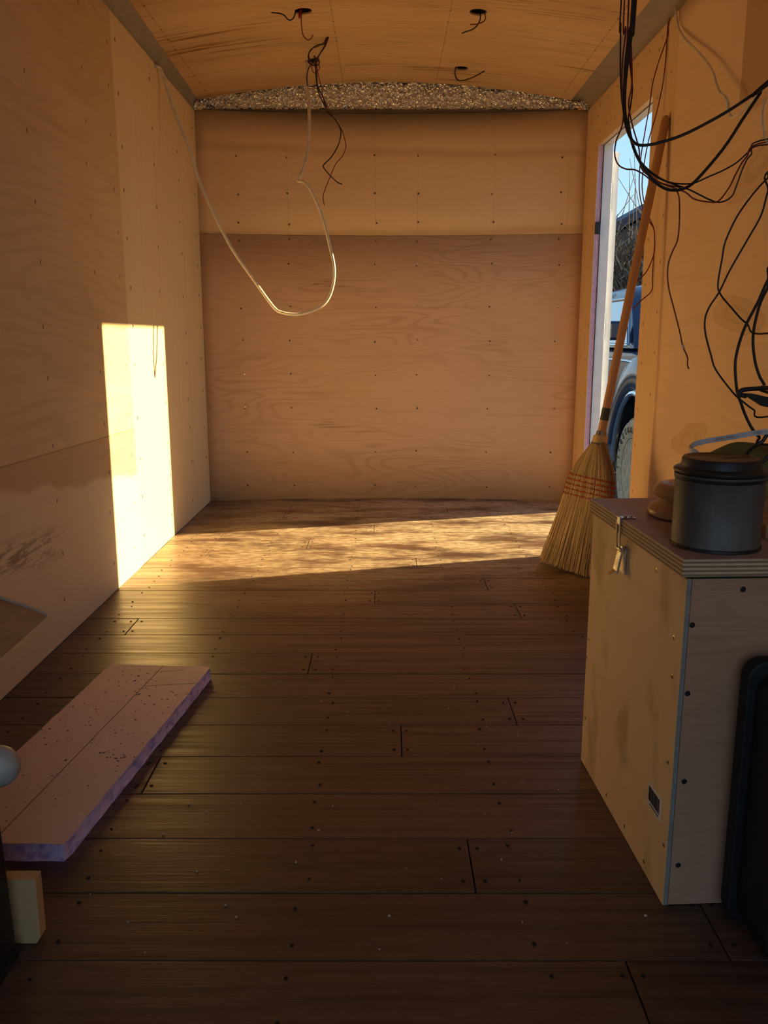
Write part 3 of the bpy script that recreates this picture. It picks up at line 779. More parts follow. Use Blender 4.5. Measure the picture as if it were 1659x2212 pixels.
for l, lb, bare in (([(1450, 50), (1443, 80), (1424, 130), (1410, 180), (1403, 230), (1394, 280), (1385, 335), (1381, 380), (1382, 420), (1390, 455), (1402, 478), (1412, 494), (1417, 520), (1413, 548), (1404, 572), (1394, 590), (1376, 608)], 'thin dark wire in the doorway ending above the truck roof', (12, 14)),
                    ([(1453, 60), (1441, 120), (1432, 180), (1418, 245), (1402, 300), (1392, 350), (1387, 395), (1390, 430), (1400, 465), (1412, 492), (1420, 520), (1424, 560), (1422, 600), (1411, 628), (1384, 650), (1366, 668)], 'thin dark wire in the doorway ending behind the broom handle', (9, 9))):
    p = [s2, start] + [U(px, py, Y=3.04) for px, py in l]
    p = [Vector((min(q.x, XR - .004), q.y, q.z)) for q in p]
    o = wire('loose_wire', lb, 'wire', p, .0019, M_REDW, GR)
GR = 'loose wiring on the right'
rw('dark wire kinked halfway down the right edge', [(1690, 360), (1659, 384), (1626, 420), (1592, 468), (1567, 522), (1560, 558), (1551, 612), (1556, 635), (1581, 666), (1612, 698), (1659, 720)], M_BLACKW, .0016, 1.5, 1.5, Vector((.925, 1.6, 1.2)), Vector((.925, 1.62, .86)))
rw('dark wire bulging left beside the broom and box', [(1680, 360), (1659, 413), (1644, 465), (1615, 517), (1576, 585), (1554, 630), (1533, 662), (1523, 689), (1524, 721), (1536, 768), (1547, 800), (1585, 850), (1604, 867), (1628, 885), (1659, 900)], M_BLACKW, .0016, 1.52, 1.48, Vector((.925, 1.6, 1.15)), Vector((.925, 1.62, .70)))
rw('thick black cable curving down behind the printed tape', [(1690, 560), (1659, 605), (1637, 653), (1610, 705), (1594, 752), (1588, 791), (1592, 843), (1601, 872), (1608, 892), (1618, 914), (1627, 929), (1640, 944), (1659, 961)], M_BLACKW, .0025, 1.5, 1.46, Vector((.925, 1.58, .98)), Vector((.92, 1.6, .62)), 'cable', 'black_cable')
rw('thick black cable behind the bent clamp', [(1690, 570), (1659, 621), (1640, 662), (1627, 723), (1630, 775), (1640, 811), (1651, 831), (1659, 848)], M_BLACKW, .0025, 1.53, 1.49, Vector((.925, 1.6, .96)), Vector((.92, 1.62, .66)), 'cable', 'black_cable')
# black cord on the bundle
wire('black_cable', 'black cord bent over the olive bundle behind the lid', 'cable', [U(1605, 1000, Y=1.36), U(1613, 980, Y=1.36), U(1628, 966, Y=1.355), U(1645, 955, Y=1.35), U(1680, 935, Y=1.35), Vector((.72, 1.36, .60))], .003, M_BLACKW)
wire('black_cable', 'black cord crossing beside the canister rim', 'cable', [U(1600, 1026, Y=1.335), U(1648, 998, Y=1.335), U(1662, 985, Y=1.335), Vector((.66, 1.335, .63))], .0028, M_BLACKW)
# white cable along the right wall
l = [(1455, -12), (1456, 0), (1462, 40), (1466, 62), (1480, 85), (1510, 115), (1537, 150), (1547, 180), (1555, 200), (1567, 210), (1573, 225), (1573, 240), (1580, 253), (1590, 250), (1605, 238), (1640, 200), (1659, 178)]
P = [U(px, py, X=XR - .012 - .03 * max(0, min(1, (i - 3) / 5))) for i, (px, py) in enumerate(l)]
P[0] = P[1] + Vector((0, .01, .04)); P.append(Vector((.925, P[-1].y - .15, P[-1].z + .05)))
wire('white_cable', 'white cable drooping down the right wall beside the doorway', 'cable', P, .0040, M_WHITEW, 'loose white cables')
wire('cable_tie', 'thin white cable tie at the upper right edge', 'cable tie', pxs([(1655, 212), (1648, 235), (1647, 260), (1650, 285), (1655, 306), (1662, 308)], YW), .0016, M_WHITEW)
# flat printed cable on the box
rb = [(1520, 1010, 1.325), (1505, 980, 1.33), (1493, 974, 1.34), (1490, 969, 1.36), (1500, 960, 1.375), (1520, 954, 1.38), (1543, 950, 1.37), (1580, 944, 1.35), (1628, 936, 1.33), (1659, 932, 1.32), (1710, 925, 1.31)]
pts = crom([U(a, b_, Y=c) for a, b_, c in rb] , 8)
pts = crom([Vector((.50, 1.32, LIDZ + .064)), Vector((.506, 1.325, LIDZ + .09))], 2)[:1] + pts
mb = MB(); vs_ = []; fs = []
for i, p in enumerate(pts):
    t = (pts[min(i + 1, len(pts) - 1)] - pts[max(i - 1, 0)]).normalized(); side = Vector((0, 0, 1)) - t * t.z; side.normalize(); nn = t.cross(side)
    w = .0042; h = .0011
    for a, b_ in ((-w, -h), (w, -h), (w, h), (-w, h)): vs_.append(p + side * a + nn * b_)
for i in range(len(pts) - 1):
    for k in range(4): fs.append((i * 4 + k, i * 4 + (k + 1) % 4, (i + 1) * 4 + (k + 1) % 4, (i + 1) * 4 + k))
fs += [(3, 2, 1, 0), tuple(len(pts) * 4 - 4 + k for k in range(4))]
tape = mb.add(vs_, fs).build('printed_flat_cable', simple('white_flat_cable', (0.62, 0.62, 0.64), .5), smooth=False)
tag(tape, 'white flat cable with small black print above the canister', 'cable')
mk = MB(); random.seed(5)
i0 = next(i for i, p in enumerate(pts) if p.x > U(1543, 950, Y=1.37).x)
for i in range(i0, len(pts) - 8):
    a, b_ = pts[i], pts[i + 1]
    nsub = max(1, int((b_ - a).length / .0042))
    t = (b_ - a).normalized(); side = (Vector((0, 0, 1)) - t * t.z).normalized(); nn = t.cross(side)
    if nn.y > 0: nn = -nn
    for s in range(nsub):
        if random.random() < .2: continue
        c = a + (b_ - a) * ((s + .5) / nsub) + nn * .0012
        M = Matrix((t.to_4d(), side.to_4d(), nn.to_4d(), (0, 0, 0, 1))).transposed(); M.translation = c
        M[3][0] = M[3][1] = M[3][2] = 0
        kind = random.randint(0, 3)
        for (x0, x1, z0, z1) in ([(-.0010, -.0006, -.0013, .0013), (.0006, .0010, -.0013, .0013)], [(-.001, .001, .0009, .0013), (-.0002, .0002, -.0013, .0013)], [(-.001, .001, -.0013, -.0009), (-.001, -.0006, -.0013, .0013), (-.001, .001, .0009, .0013)], [(-.001, .001, -.0002, .0002)])[kind]:
            mk.box(x0, x1, z0, z1, -.0001, .0003, M)
tag(mk.build('print_marks', M_RUB, tape), kind='stuff')
random.seed(19)

# ------------------------------------------------------------------ broom
bro = empty('broom', 'corn broom with red stitching leaning by the doorway', 'broom', loc=(.662, 2.866, 0))
LB = Matrix.Translation(-Vector(bro.location))
TOP = Vector((.922, 2.972, 1.512)); NECK = Vector((.743, 2.9, .467)); BOT = Vector((.663, 2.868, 0.0))
ax = (NECK - BOT).normalized(); wd = Vector((.62, -.78, 0)); wd = (wd - ax * wd.dot(ax)).normalized(); nd = wd.cross(ax).normalized()
M_HND = wood('varnished_broom_handle', (0.50, 0.24, 0.085), (0.30, 0.12, 0.04), 'ZX', streak=.4, rough=.35, spec=.5)
hd = (TOP - NECK)
MB().tube([NECK + hd * t for t in (-.03, 0, .3, .6, .9, .985, .995, 1.0)], [.0135, .0138, .0142, .0142, .0142, .0138, .011, .005], 20).build('handle', M_HND, bro, smooth=True, local=LB)
MB().tube([NECK + hd * t for t in (.055, .095)], .0147, 20).build('handle_label', simple('dark_green_paper_label', (0.05, 0.055, 0.04), .5), bro, smooth=True, local=LB)
MB().tube([NECK + hd * t for t in (-.012, .02)], [.0215, .0165], 20).build('wire_collar', simple('tin_collar', (0.35, 0.29, 0.22), .35, .9), bro, smooth=True, local=LB)
HWS = [(0, .020), (.05, .026), (.10, .040), (.17, .064), (.25, .085), (.33, .096), (.42, .102), (.5, .107), (.65, .116), (.82, .130), (1, .147)]
def lerp(tab, s):
    for (a, x), (b_, y) in zip(tab[:-1], tab[1:]):
        if s <= b_: return x + (y - x) * (s - a) / (b_ - a)
    return tab[-1][1]
HT = [(0, .019), (.1, .027), (.25, .034), (.45, .028), (.7, .032), (1, .040)]
LEN = (NECK - BOT).length
def bp(s, a, b_):
    c = NECK - ax * (LEN * s)
    return c + wd * (lerp(HWS, s) * a) + nd * (lerp(HT, s) * b_)
def straw(name, c1, c2):
    m, nt, b, x, y, z = newmat(name)
    gi = nt.nodes.new('ShaderNodeNewGeometry'); n = E(gi.outputs['Random Per Island'])
    plug(nt, b, 'Base Color', mixc(n, c1, c2)); plug(nt, b, 'Roughness', .6); return m
M_ST = straw('broom_straw', (0.22, 0.125, 0.045), (0.62, 0.42, 0.19)); M_STD = straw('broom_straw_core', (0.16, 0.09, 0.035), (0.28, 0.17, 0.07))
mb = MB(); SS = [0, .05, .1, .17, .25, .33, .42, .55, .7, .85, .97]; NS = 28
vs_ = []; fs = []
for s in SS:
    for k in range(NS):
        a = 2 * math.pi * k / NS
        vs_.append(bp(s, .93 * math.copysign(abs(math.cos(a)) ** .8, math.cos(a)), .88 * math.copysign(abs(math.sin(a)) ** .8, math.sin(a))))
for i in range(len(SS) - 1):
    for k in range(NS): fs.append((i * NS + k, i * NS + (k + 1) % NS, (i + 1) * NS + (k + 1) % NS, (i + 1) * NS + k))
fs += [tuple(range(NS)), tuple((len(SS) - 1) * NS + k for k in range(NS))[::-1]]
mb.add(vs_, fs).build('straw_core', M_STD, bro, smooth=True, local=LB)
mb = MB()
for i in range(2600):
    a = 2 * math.pi * random.random()
    ra = random.uniform(.90, 1.0) if random.random() < .75 else random.uniform(.5, .95)
    ca = ra * math.copysign(abs(math.cos(a)) ** .8, math.cos(a)); cb = ra * math.copysign(abs(math.sin(a)) ** .8, math.sin(a))
    s1 = random.uniform(.965, 1.0) if random.random() < .9 else random.uniform(.8, .97)
    s0 = random.choice([0, 0, 0, .3, .45]); pts = []
    j1, j2 = random.gauss(0, .03), random.gauss(0, .05)
    for s in (0, .06, .13, .21, .30, .38, .46, .62, .8, s1):
        if s < s0 or s > s1: continue
        loose = max(0, (s - .46) / .54)
        p = bp(s, ca + j1 * loose, cb + j2 * loose)
        if p.z < .003: p.z = .003
        pts.append(p)
    if len(pts) > 1: mb.tube(pts, [random.uniform(.0009, .0015)] * (len(pts) - 1) + [.0005], 3, cap=False)
for i in range(70):
    s = random.uniform(.85, .97); a = random.uniform(-1.0, -.93)
    p = bp(s, a, random.uniform(-.5, .5)); mb.tube([p, p - ax * .03 - wd * random.uniform(.003, .012)], [.0006, .0003], 3, cap=False)
tag(mb.build('bristles', M_ST, bro, local=LB), kind='stuff')
# straw wrapped neck and wires
MB().tube([NECK + ax * t for t in (.006, -.0, -.014, -.022)], [.0225, .0255, .0265, .024], 24).build('straw_neck', M_ST, bro, smooth=True, local=LB)
MB().tube([NECK - ax * t for t in (.020, .026)], [.0262, .0275], 24).build('wire_band', simple('grey_wire', (0.25, 0.22, 0.18), .4, .8), bro, smooth=True, local=LB)
M_STITCH = simple('red_stitching', (0.42, 0.025, 0.02), .7)
for s in (.300, .336, .372, .408, .445):
    loopp = []
    for k in range(57):
        a = 2 * math.pi * k / 56
        loopp.append(bp(s + .002 * math.sin(k * 3.1), 1.012 * math.copysign(abs(math.cos(a)) ** .8, math.cos(a)), 1.05 * math.copysign(abs(math.sin(a)) ** .8, math.sin(a))))
    st_ = MB().tube(loopp, .0016, 5, cap=False); 
    for k in range(0, 56, 2):
        st_.tube([loopp[k] + ax * .0045, loopp[k] - ax * .0045], .0012, 4)
    st_.build('stitching', M_STITCH, bro, local=LB)

# ------------------------------------------------------------------ pink foam board on the floor
FT = .030
FR = [U(240, 1436, Z=FT), U(453, 1441, Z=FT), U(137, 1822, Z=FT)]
fl_, frr, nr = FR
nl = nr + (fl_ - frr); nl = Vector((nr.x - .225, nr.y + .006, FT))
def foam_mat():
    m, nt, b, x, y, z = newmat('pink_foam_board')
    pits = sstep(nz(vec(x * 110, y * 60, 0), 1, 3, .6), .68, .74) * sstep(nz(vec(x * 7, y * 5, 2), 1, 3), .45, .6)
    g = E(nt.nodes.new('ShaderNodeNewGeometry').outputs['Normal']); sx = nt.nodes.new('ShaderNodeSeparateXYZ'); nt.links.new(g.k, sx.inputs[0])
    edge = sstep(E.m('ABSOLUTE', E(sx.outputs[2])), .75, .45)
    face = mixc(nz(vec(x * 5, y * 5, 0), 1, 3), (0.76, 0.56, 0.50), (0.86, 0.66, 0.60))
    face = mixc(pits * .8, face, (0.12, 0.06, 0.06))
    side = mixc(sstep(nz(vec(x * 90, y * 30, z * 90), 1, 3), .45, .65), (0.74, 0.58, 0.86), (0.42, 0.30, 0.60))
    plug(nt, b, 'Base Color', mixc(edge, face, side)); plug(nt, b, 'Roughness', .7)
    bump(nt, b, pits * -1.0 + nz(vec(x * 250, y * 250, z * 250), 1, 2) * .2, .5, .003); return m
fb = empty('foam_board', 'pink insulation foam board lying on the floor', 'foam board')
poly = [fl_, frr, nr, nl]; pp = []
for i in range(4):
    a, b_ = poly[i], poly[(i + 1) % 4]; n = 40 if i in (1, 3) else 14
    for j in range(n):
        q = a + (b_ - a) * (j / n); d = (b_ - a).normalized(); nn = Vector((d.y, -d.x, 0)); pp.append((q, nn))
mb = MB(); n = len(pp); vs_ = []
levels = [(0.0008, -.0035), (.007, -.001), (.018, .0006), (FT - .0025, 0), (FT, -.0022)]
for z, off in levels:
    for q, nn in pp:
        w = noise.noise(Vector((q.x * 40, q.y * 40, z * 60))) * .0022
        vs_.append((q.x - nn.x * (off + w) * -1, q.y - nn.y * (off + w) * -1, z))
fs = [tuple(range(n))[::-1], tuple((len(levels) - 1) * n + i for i in range(n))]
for i in range(len(levels) - 1):
    for k in range(n): fs.append((i * n + k, i * n + (k + 1) % n, (i + 1) * n + (k + 1) % n, (i + 1) * n + k))
mb.add(vs_, fs).build('slab', foam_mat(), fb)
g0 = fl_ + (frr - fl_) * .53; g1 = nr + (nl - nr) * .50
def strip(mb, a, b_, w, z0, z1):
    a = Vector(a); b_ = Vector(b_); d = (b_ - a).normalized(); s = Vector((-d.y, d.x, 0)) * w
    mb.add([(p.x, p.y, z) for z in (z0, z1) for p in (a - s, b_ - s, b_ + s, a + s)], [(3, 2, 1, 0), (4, 5, 6, 7), (0, 1, 5, 4), (1, 2, 6, 5), (2, 3, 7, 6), (3, 0, 4, 7)])
M_PENCIL = simple('dark_scored_line', (0.06, 0.03, 0.03), .8)
m1 = MB(); strip(m1, g0, g1, .0007, FT - .0002, FT + .0002); m1.build('scored_line', M_PENCIL, fb)
m1 = MB(); strip(m1, U(310, 1482, Z=FT), U(425, 1476, Z=FT), .0007, FT - .0002, FT + .0002); m1.build('scored_line', M_PENCIL, fb)
m1 = MB(); strip(m1, U(330, 1452, Z=FT), U(400, 1447, Z=FT), .0005, FT - .0002, FT + .0002); m1.build('scored_line', M_PENCIL, fb)
gouge = MB()
for i in range(260):
    u, v = random.random(), random.betavariate(1.3, 2.2)
    p = (fl_ * (1 - u) + frr * u) * (1 - v) + (nl * (1 - u) + nr * u) * v
    rr = random.choice([.0006, .0008, .0010, .0014, .002]) * random.uniform(.7, 1.3)
    disc(gouge, (p.x, p.y, FT), rr, 6, 'Z', .0003)
for px, py in ((228, 1624), (236, 1638), (245, 1640), (262, 1637), (272, 1633), (292, 1470), (300, 1460), (296, 1500)):
    p = U(px, py, Z=FT)
    for j in range(3): disc(gouge, (p.x + random.uniform(-.006, .006), p.y + random.uniform(-.004, .004), FT), random.uniform(.0012, .0026), 6, 'Z', .0004)
tag(gouge.build('gouges', simple('dark_purple_gouge', (0.11, 0.06, 0.09), .8), fb), kind='stuff')

# ------------------------------------------------------------------ left foreground: case, cap, block, board
M_CASE = simple('black_plastic_case', (0.012, 0.012, 0.014), .45, 0, .2, 60, .15)
case = empty('black_tool_case', 'black plastic tool case at the lower left edge', 'case', loc=(-.68, .75, 0))
LC = Matrix.Translation((.68, -.75, 0))
mb = MB(); sect = []
for z, g in ((.001, .004), (.012, 0), (.20, .004), (.245, .012), (.285, .03), (.299, .05)):
    x0, x1, y0, y1 = -.862 + g * .2, -.487 - g, .52 + g, .985 - g * .6
    sect.append([(x0, y0, z), (x1, y0, z), (x1, y1, z), (x0, y1, z)])
vs_ = sum(sect, []); fs = [(3, 2, 1, 0), tuple(len(vs_) - 4 + i for i in range(4))]
for i in range(len(sect) - 1):
    for kk in range(4): fs.append((i * 4 + kk, i * 4 + (kk + 1) % 4, i * 4 + 4 + (kk + 1) % 4, i * 4 + 4 + kk))
mb.add(vs_, fs).build('body', M_CASE, case, bevel=.004, local=LC)
box('base_rim', (-.8645, -.4845, .516, .9885, .0005, .012), M_CASE, case, bevel=.002); bpy.data.objects['base_rim'].matrix_parent_inverse = Matrix.Translation((.68, -.75, 0))
me = bpy.data.meshes.new('grey_cap'); bm = bmesh.new(); bmesh.ops.create_uvsphere(bm, u_segments=32, v_segments=20, radius=1)
for v in bm.verts: v.co = Vector((v.co.x * .026, v.co.y * .022, v.co.z * .027))
bm.to_mesh(me); bm.free(); me.materials.append(simple('pale_grey_plastic', (0.42, 0.40, 0.36), .4))
for p in me.polygons: p.use_smooth = True
o = bpy.data.objects.new('grey_cap', me); C.objects.link(o); o.parent = case; o.matrix_parent_inverse = LC
o.location = U(-2, 1655, Y=.99); o['label'] = 'pale grey rounded plastic cap'
# pine block
M_PINE = wood('pale_pine', (0.62, 0.38, 0.17), (0.42, 0.24, 0.09), 'XZ', streak=.5, fine=60, tone=.3)
mb = MB(); y0, y1, x0, x1, h = 1.004, 1.024, -.66, -.4635, .098
mb.prism([(x0, 0.0006), (x1 - .006, .0006), (x1, .010), (x1, h), (x0, h)], y0, y1, 'Y')
o = mb.build('pine_block', M_PINE, None, bevel=.0012)
tag(o, 'pale pine timber offcut on the floor beside the black case', 'timber block')
# board resting on the case
ZB = .301
q = [U(100, 1327, Z=ZB + .006), U(0, 1405, Z=ZB + .006)]
bb = [q[0], Vector((-.612, 1.25, 0)), Vector((-.60, .80, 0)), Vector((-.855, .80, 0)), Vector((-.857, 1.63, 0)), U(0, 1292, Z=ZB + .006)]
bo = empty('scrap_board', 'thin brown board scrap jutting over the case at left', 'board')
mb = MB(); n = len(bb)
mb.prism([(p.x, p.y) for p in bb], ZB, ZB + .006, 'Z').build('sheet', simple('brown_board_face', (0.46, 0.33, 0.20), .75, 0, .1, 8), bo)
ed = MB(); random.seed(2)
a, b_ = bb[5], bb[0]; nseg = 30
for i in range(nseg):
    p0 = a + (b_ - a) * (i / nseg); p1 = a + (b_ - a) * ((i + 1) / nseg)
    hh = .005 + random.uniform(0, .003)
    ed.box(0, (p1 - p0).length, -.0015, .003, ZB, ZB + .0055 + hh * .6, Matrix.Translation((p0.x, p0.y, 0)) @ Matrix.Rotation(math.atan2((p1 - p0).y, (p1 - p0).x), 4, 'Z'))
ed.build('frayed_edge', simple('grey_frayed_paper', (0.62, 0.54, 0.47), .9), bo)

# ------------------------------------------------------------------ black tote on end, right foreground
M_TOTE = simple('black_tote_plastic', (0.009, 0.010, 0.012), .62, 0, .2, 40, .1)
tt = empty('black_tote', 'black plastic tote standing on end before the box', 'tote', loc=(.68, 1.0, 0))
LT = Matrix.Translation((-.68, -1.0, 0))
def rrect(x0, x1, z0, z1, r, n=8):
    out = []
    for cx, cz_, a0 in ((x1 - r, z1 - r, 0), (x0 + r, z1 - r, 90), (x0 + r, z0 + r, 180), (x1 - r, z0 + r, 270)):
        for i in range(n + 1):
            a = math.radians(a0 + 90 * i / n); out.append((cx + r * math.cos(a), cz_ + r * math.sin(a)))
    return out
MB().prism(rrect(.478, .900, .001, .388, .026), 1.046, 1.070, 'Y').build('rim_flange', M_TOTE, tt, bevel=.003, local=LT)
MB().prism(rrect(.490, .888, .006, .376, .030), .955, 1.046, 'Y').build('tub', M_TOTE, tt, bevel=.004, local=LT)
MB().prism(rrect(.492, .886, .012, .374, .03), .948, .956, 'Y').build('base_ridge', M_TOTE, tt, bevel=.002, local=LT)

# ------------------------------------------------------------------ outdoors
def gravel():
    m, nt, b, x, y, z = newmat('pale_gravel')
    n = nz(vec(x, y, 0), 28, 5, .7); n2 = nz(vec(x, y, 0), .6, 3)
    k = mixc(sstep(n, .3, .7), (0.075, 0.066, 0.055), (0.17, 0.155, 0.13)); k = mixc(sstep(n2, .4, .7) * .4, k, (0.13, 0.115, 0.085))
    plug(nt, b, 'Base Color', k); plug(nt, b, 'Roughness', .95); bump(nt, b, n, .6, .02); return m
o = MB().grid(lambda u, v: (-60 + 120 * u, -60 + 120 * v, GZ), 2, 2).build('ground', gravel()); tag(o, 'pale gravel ground outside the doorway', 'ground', kind='structure')

# blue pickup facing the doorway side
def paint():
    m, nt, b, x, y, z = newmat('dark_blue_car_paint')
    n = nz(vec(x, y, z), 3, 3)
    plug(nt, b, 'Base Color', mixc(n, (0.003, 0.007, 0.022), (0.005, 0.012, 0.034))); plug(nt, b, 'Metallic', 0.0)
    plug(nt, b, 'Roughness', .2); plug(nt, b, 'Specular IOR Level', .3); plug(nt, b, 'Coat Weight', .45); plug(nt, b, 'Coat Roughness', .03); return m
M_CAR = paint(); M_GLASS = simple('tinted_window_glass', (0.30, 0.36, 0.42), .03, .55, .02, 2, 0, 1.0, 1.0)
M_CHR = simple('chrome', (0.75, 0.75, 0.76), .12, 1.0, .02)
M_TYRE = simple('dusty_tyre_rubber', (0.54, 0.37, 0.20), .9, 0, .15, 25, .6); M_RIM = simple('dull_wheel_rim', (0.13, 0.115, 0.085), .45, .7)
TX = 1.75; WY = 5.90; WZ = GZ + .375
tk = empty('pickup_truck', 'dark blue pickup truck parked outside the doorway', 'truck', loc=(TX + .9, 7.5, GZ))
LK = Matrix.Translation((-(TX + .9), -7.5, -GZ))
def arch(cy, z0, r, n=16):
    return [(cy + r * math.cos(math.pi - math.pi * i / n) * 1.0, z0 + r * math.sin(math.pi * i / n) * 1.12) for i in range(n + 1)]
prof = [(4.98, .02), (4.98, .45), (5.05, .60), (5.2, .66), (6.10, .735), (7.9, .735), (7.92, .70), (9.9, .70), (9.9, .05), (9.75, .02)]
prof += [(9.45, .02)] + [(q[0], q[1]) for q in arch(8.95, -.12, .47)][::-1] + [(8.4, .0)] + [(q[0], q[1]) for q in arch(WY, -.12, .47)][::-1] + [(5.3, .02)]
# body slab with both wheel arches, bulged sides
mb = MB(); n = len(prof); vs_ = []
secs = [(TX + .10, .0, .96), (TX + .02, .0, .99), (TX, 0, 1), (TX + 1.8, 0, 1), (TX + 1.78, 0, .99), (TX + 1.70, 0, .96)]
def shape(x, p):
    d = min(x - TX, TX + 1.8 - x); y, z = p
    zz = z - (.045 * (1 - min(1, d / .10)) if z > .4 else 0)
    return (x, y, zz)
xs_ = [TX + .0, TX + .02, TX + .06, TX + .12, TX + .9, TX + 1.68, TX + 1.74, TX + 1.78, TX + 1.8]
for x in xs_:
    for p in prof: vs_.append(shape(x, p))
fs = [tuple(range(n)), tuple((len(xs_) - 1) * n + i for i in range(n))[::-1]]
for i in range(len(xs_) - 1):
    for kk in range(n): fs.append((i * n + kk, i * n + (kk + 1) % n, (i + 1) * n + (kk + 1) % n, (i + 1) * n + kk))
body = mb.add(vs_, fs).build('body', M_CAR, tk, local=LK)
for x in (TX - .0, TX + 1.8):
    s = -1 if x == TX else 1
    for cy in (WY, 8.95):
        a = [(x + s * .012, q[0], q[1]) for q in arch(cy, -.12, .485)]
        MB().tube(a, .022, 8).build('wheel_arch_trim', M_CHR if s < 0 else M_CAR, body, smooth=True, local=LK)
    MB().tube([(x + s * .006, 5.1, .60), (x + s * .006, 6.2, .635), (x + s * .006, 7.88, .635)], .010, 6).build('body_moulding', M_CHR, body, local=LK)
    box('door_seam', (x - .004, x + .004, 6.42, 6.428, .05, .72), M_RUB, body); bpy.data.objects[-1].matrix_parent_inverse = LK
    # bulged fender skin
    def fen(u, v, x=x, s=s):
        a = math.pi * u; r = .50 + .22 * v
        y = WY - r * math.cos(a); z = -.12 + r * math.sin(a) * 1.1
        z = min(z, .66 + (y - 5.2) * .08)
        return (x + s * .035 * math.sin(math.pi * min(1, v * .9 + .05)), y, max(z, .0))
    MB().grid(fen, 24, 8).build('fender', M_CAR, body, smooth=True, local=LK)
# cab
cab = MB(); ring = []
for z, y0, y1, inn in ((.72, 6.12, 7.80, .02), (1.10, 6.52, 7.76, .10), (1.17, 6.62, 7.70, .15), (1.205, 6.85, 7.55, .28)):
    x0, x1 = TX + inn, TX + 1.8 - inn
    ring.append([(x0, y0, z), (x1, y0, z), (x1, y1, z), (x0, y1, z)])
vs_ = sum(ring, []); fs = [(3, 2, 1, 0), tuple(len(vs_) - 4 + i for i in range(4))]
for i in range(len(ring) - 1):
    for kk in range(4): fs.append((i * 4 + kk, i * 4 + (kk + 1) % 4, i * 4 + 4 + (kk + 1) % 4, i * 4 + 4 + kk))
cabo = cab.add(vs_, fs).build('cab', M_CAR, tk, bevel=.02, smooth=True, local=LK)
def quadslab(pts, off, name, mat, parent):
    pts = [Vector(p) for p in pts]; nn = (pts[1] - pts[0]).cross(pts[3] - pts[0]).normalized()
    if nn.dot(Vector(off)) < 0: nn = -nn
    v = [p - nn * .004 for p in pts] + [p + nn * .006 for p in pts]
    return MB().add(v, [(0, 1, 2, 3), (7, 6, 5, 4)] + [(i, i + 4, (i + 1) % 4 + 4, (i + 1) % 4) for i in range(4)]).build(name, mat, parent, bevel=.003, local=LK)
for s in (-1, 1):
    fx = lambda inn: TX + inn if s < 0 else TX + 1.8 - inn
    quadslab([(fx(.028), 6.30, .755), (fx(.028), 7.20, .755), (fx(.094), 7.20, 1.075), (fx(.094), 6.58, 1.075)], (s, 0, 0), 'side_window', M_GLASS, cabo)
    MB().tube([(fx(.02), 6.27, .745), (fx(.02), 7.23, .745), (fx(.093), 7.23, 1.09), (fx(.093), 6.56, 1.09), (fx(.02), 6.27, .745)], .009, 6).build('window_trim', M_CHR, cabo, local=LK)
    MB().box(min(fx(-.10), fx(.01)), max(fx(-.10), fx(.01)), 6.36, 6.42, .78, .92).build('side_mirror', M_CAR, cabo, bevel=.02, local=LK)
quadslab([(TX + .10, 6.13, .745), (TX + 1.70, 6.13, .745), (TX + 1.62, 6.51, 1.085), (TX + .18, 6.51, 1.085)], (0, -1, .3), 'windscreen', M_GLASS, cabo)
quadslab([(TX + .2, 7.79, .80), (TX + 1.6, 7.79, .80), (TX + 1.55, 7.765, 1.06), (TX + .25, 7.765, 1.06)], (0, 1, 0), 'rear_window', M_GLASS, cabo)
for xx in (TX + .15, TX + 1.35):
    MB().box(xx, xx + .3, 4.95, 4.99, .30, .46).build('headlight', M_CHR, tk, bevel=.01, local=LK)
MB().box(TX - .01, TX + 1.81, 4.86, 4.99, .0, .17).build('front_bumper', M_CHR, tk, bevel=.02, local=LK)
MB().box(TX + .5, TX + 1.3, 4.95, 4.985, .24, .48).build('grille', M_RUB, tk, bevel=.008, local=LK)
proto = None
def wheel(cx, cy):
    w = empty('wheel', None, None); w.parent = tk; w.location = Vector((cx, cy, WZ)) - Vector(tk.location)
    if not wheel.cache:
        t = MB().lathe([(.235, -.11), (.30, -.125), (.352, -.115), (.372, -.085), (.375, 0), (.372, .085), (.352, .115), (.30, .125), (.235, .11)], sides=48, axis='X').build('tyre', M_TYRE, w, smooth=True)
        tr = MB()
        for i in range(48):
            a = 2 * math.pi * i / 48
            for s in (-1, 1):
                tr.box(-.035 + s * .055, .035 + s * .055, -.013, .013, .368, .380, Matrix.Rotation(a + s * .03, 4, 'X'))
        tr_o = tag(tr.build('tread_blocks', M_TYRE, w), kind='stuff')
        rr = MB().lathe([(.02, -.075), (.07, -.08), (.075, -.05), (.14, -.035), (.19, -.05), (.205, -.095), (.236, -.112), (.24, -.09), (.24, .09), (.02, .09)], sides=40, axis='X').build('rim', M_RIM, w, smooth=True)
        wheel.cache = [(t, None), (tr_o, None), (rr, None)]
    else:
        m = {}
        for src, par in wheel.cache:
            c = src.copy(); C.objects.link(c); c.parent = m[par] if par else w; m[src] = c
wheel.cache = []
for cx in (TX + .095, TX + 1.705):
    for cy in (WY, 8.95): wheel(cx, cy)
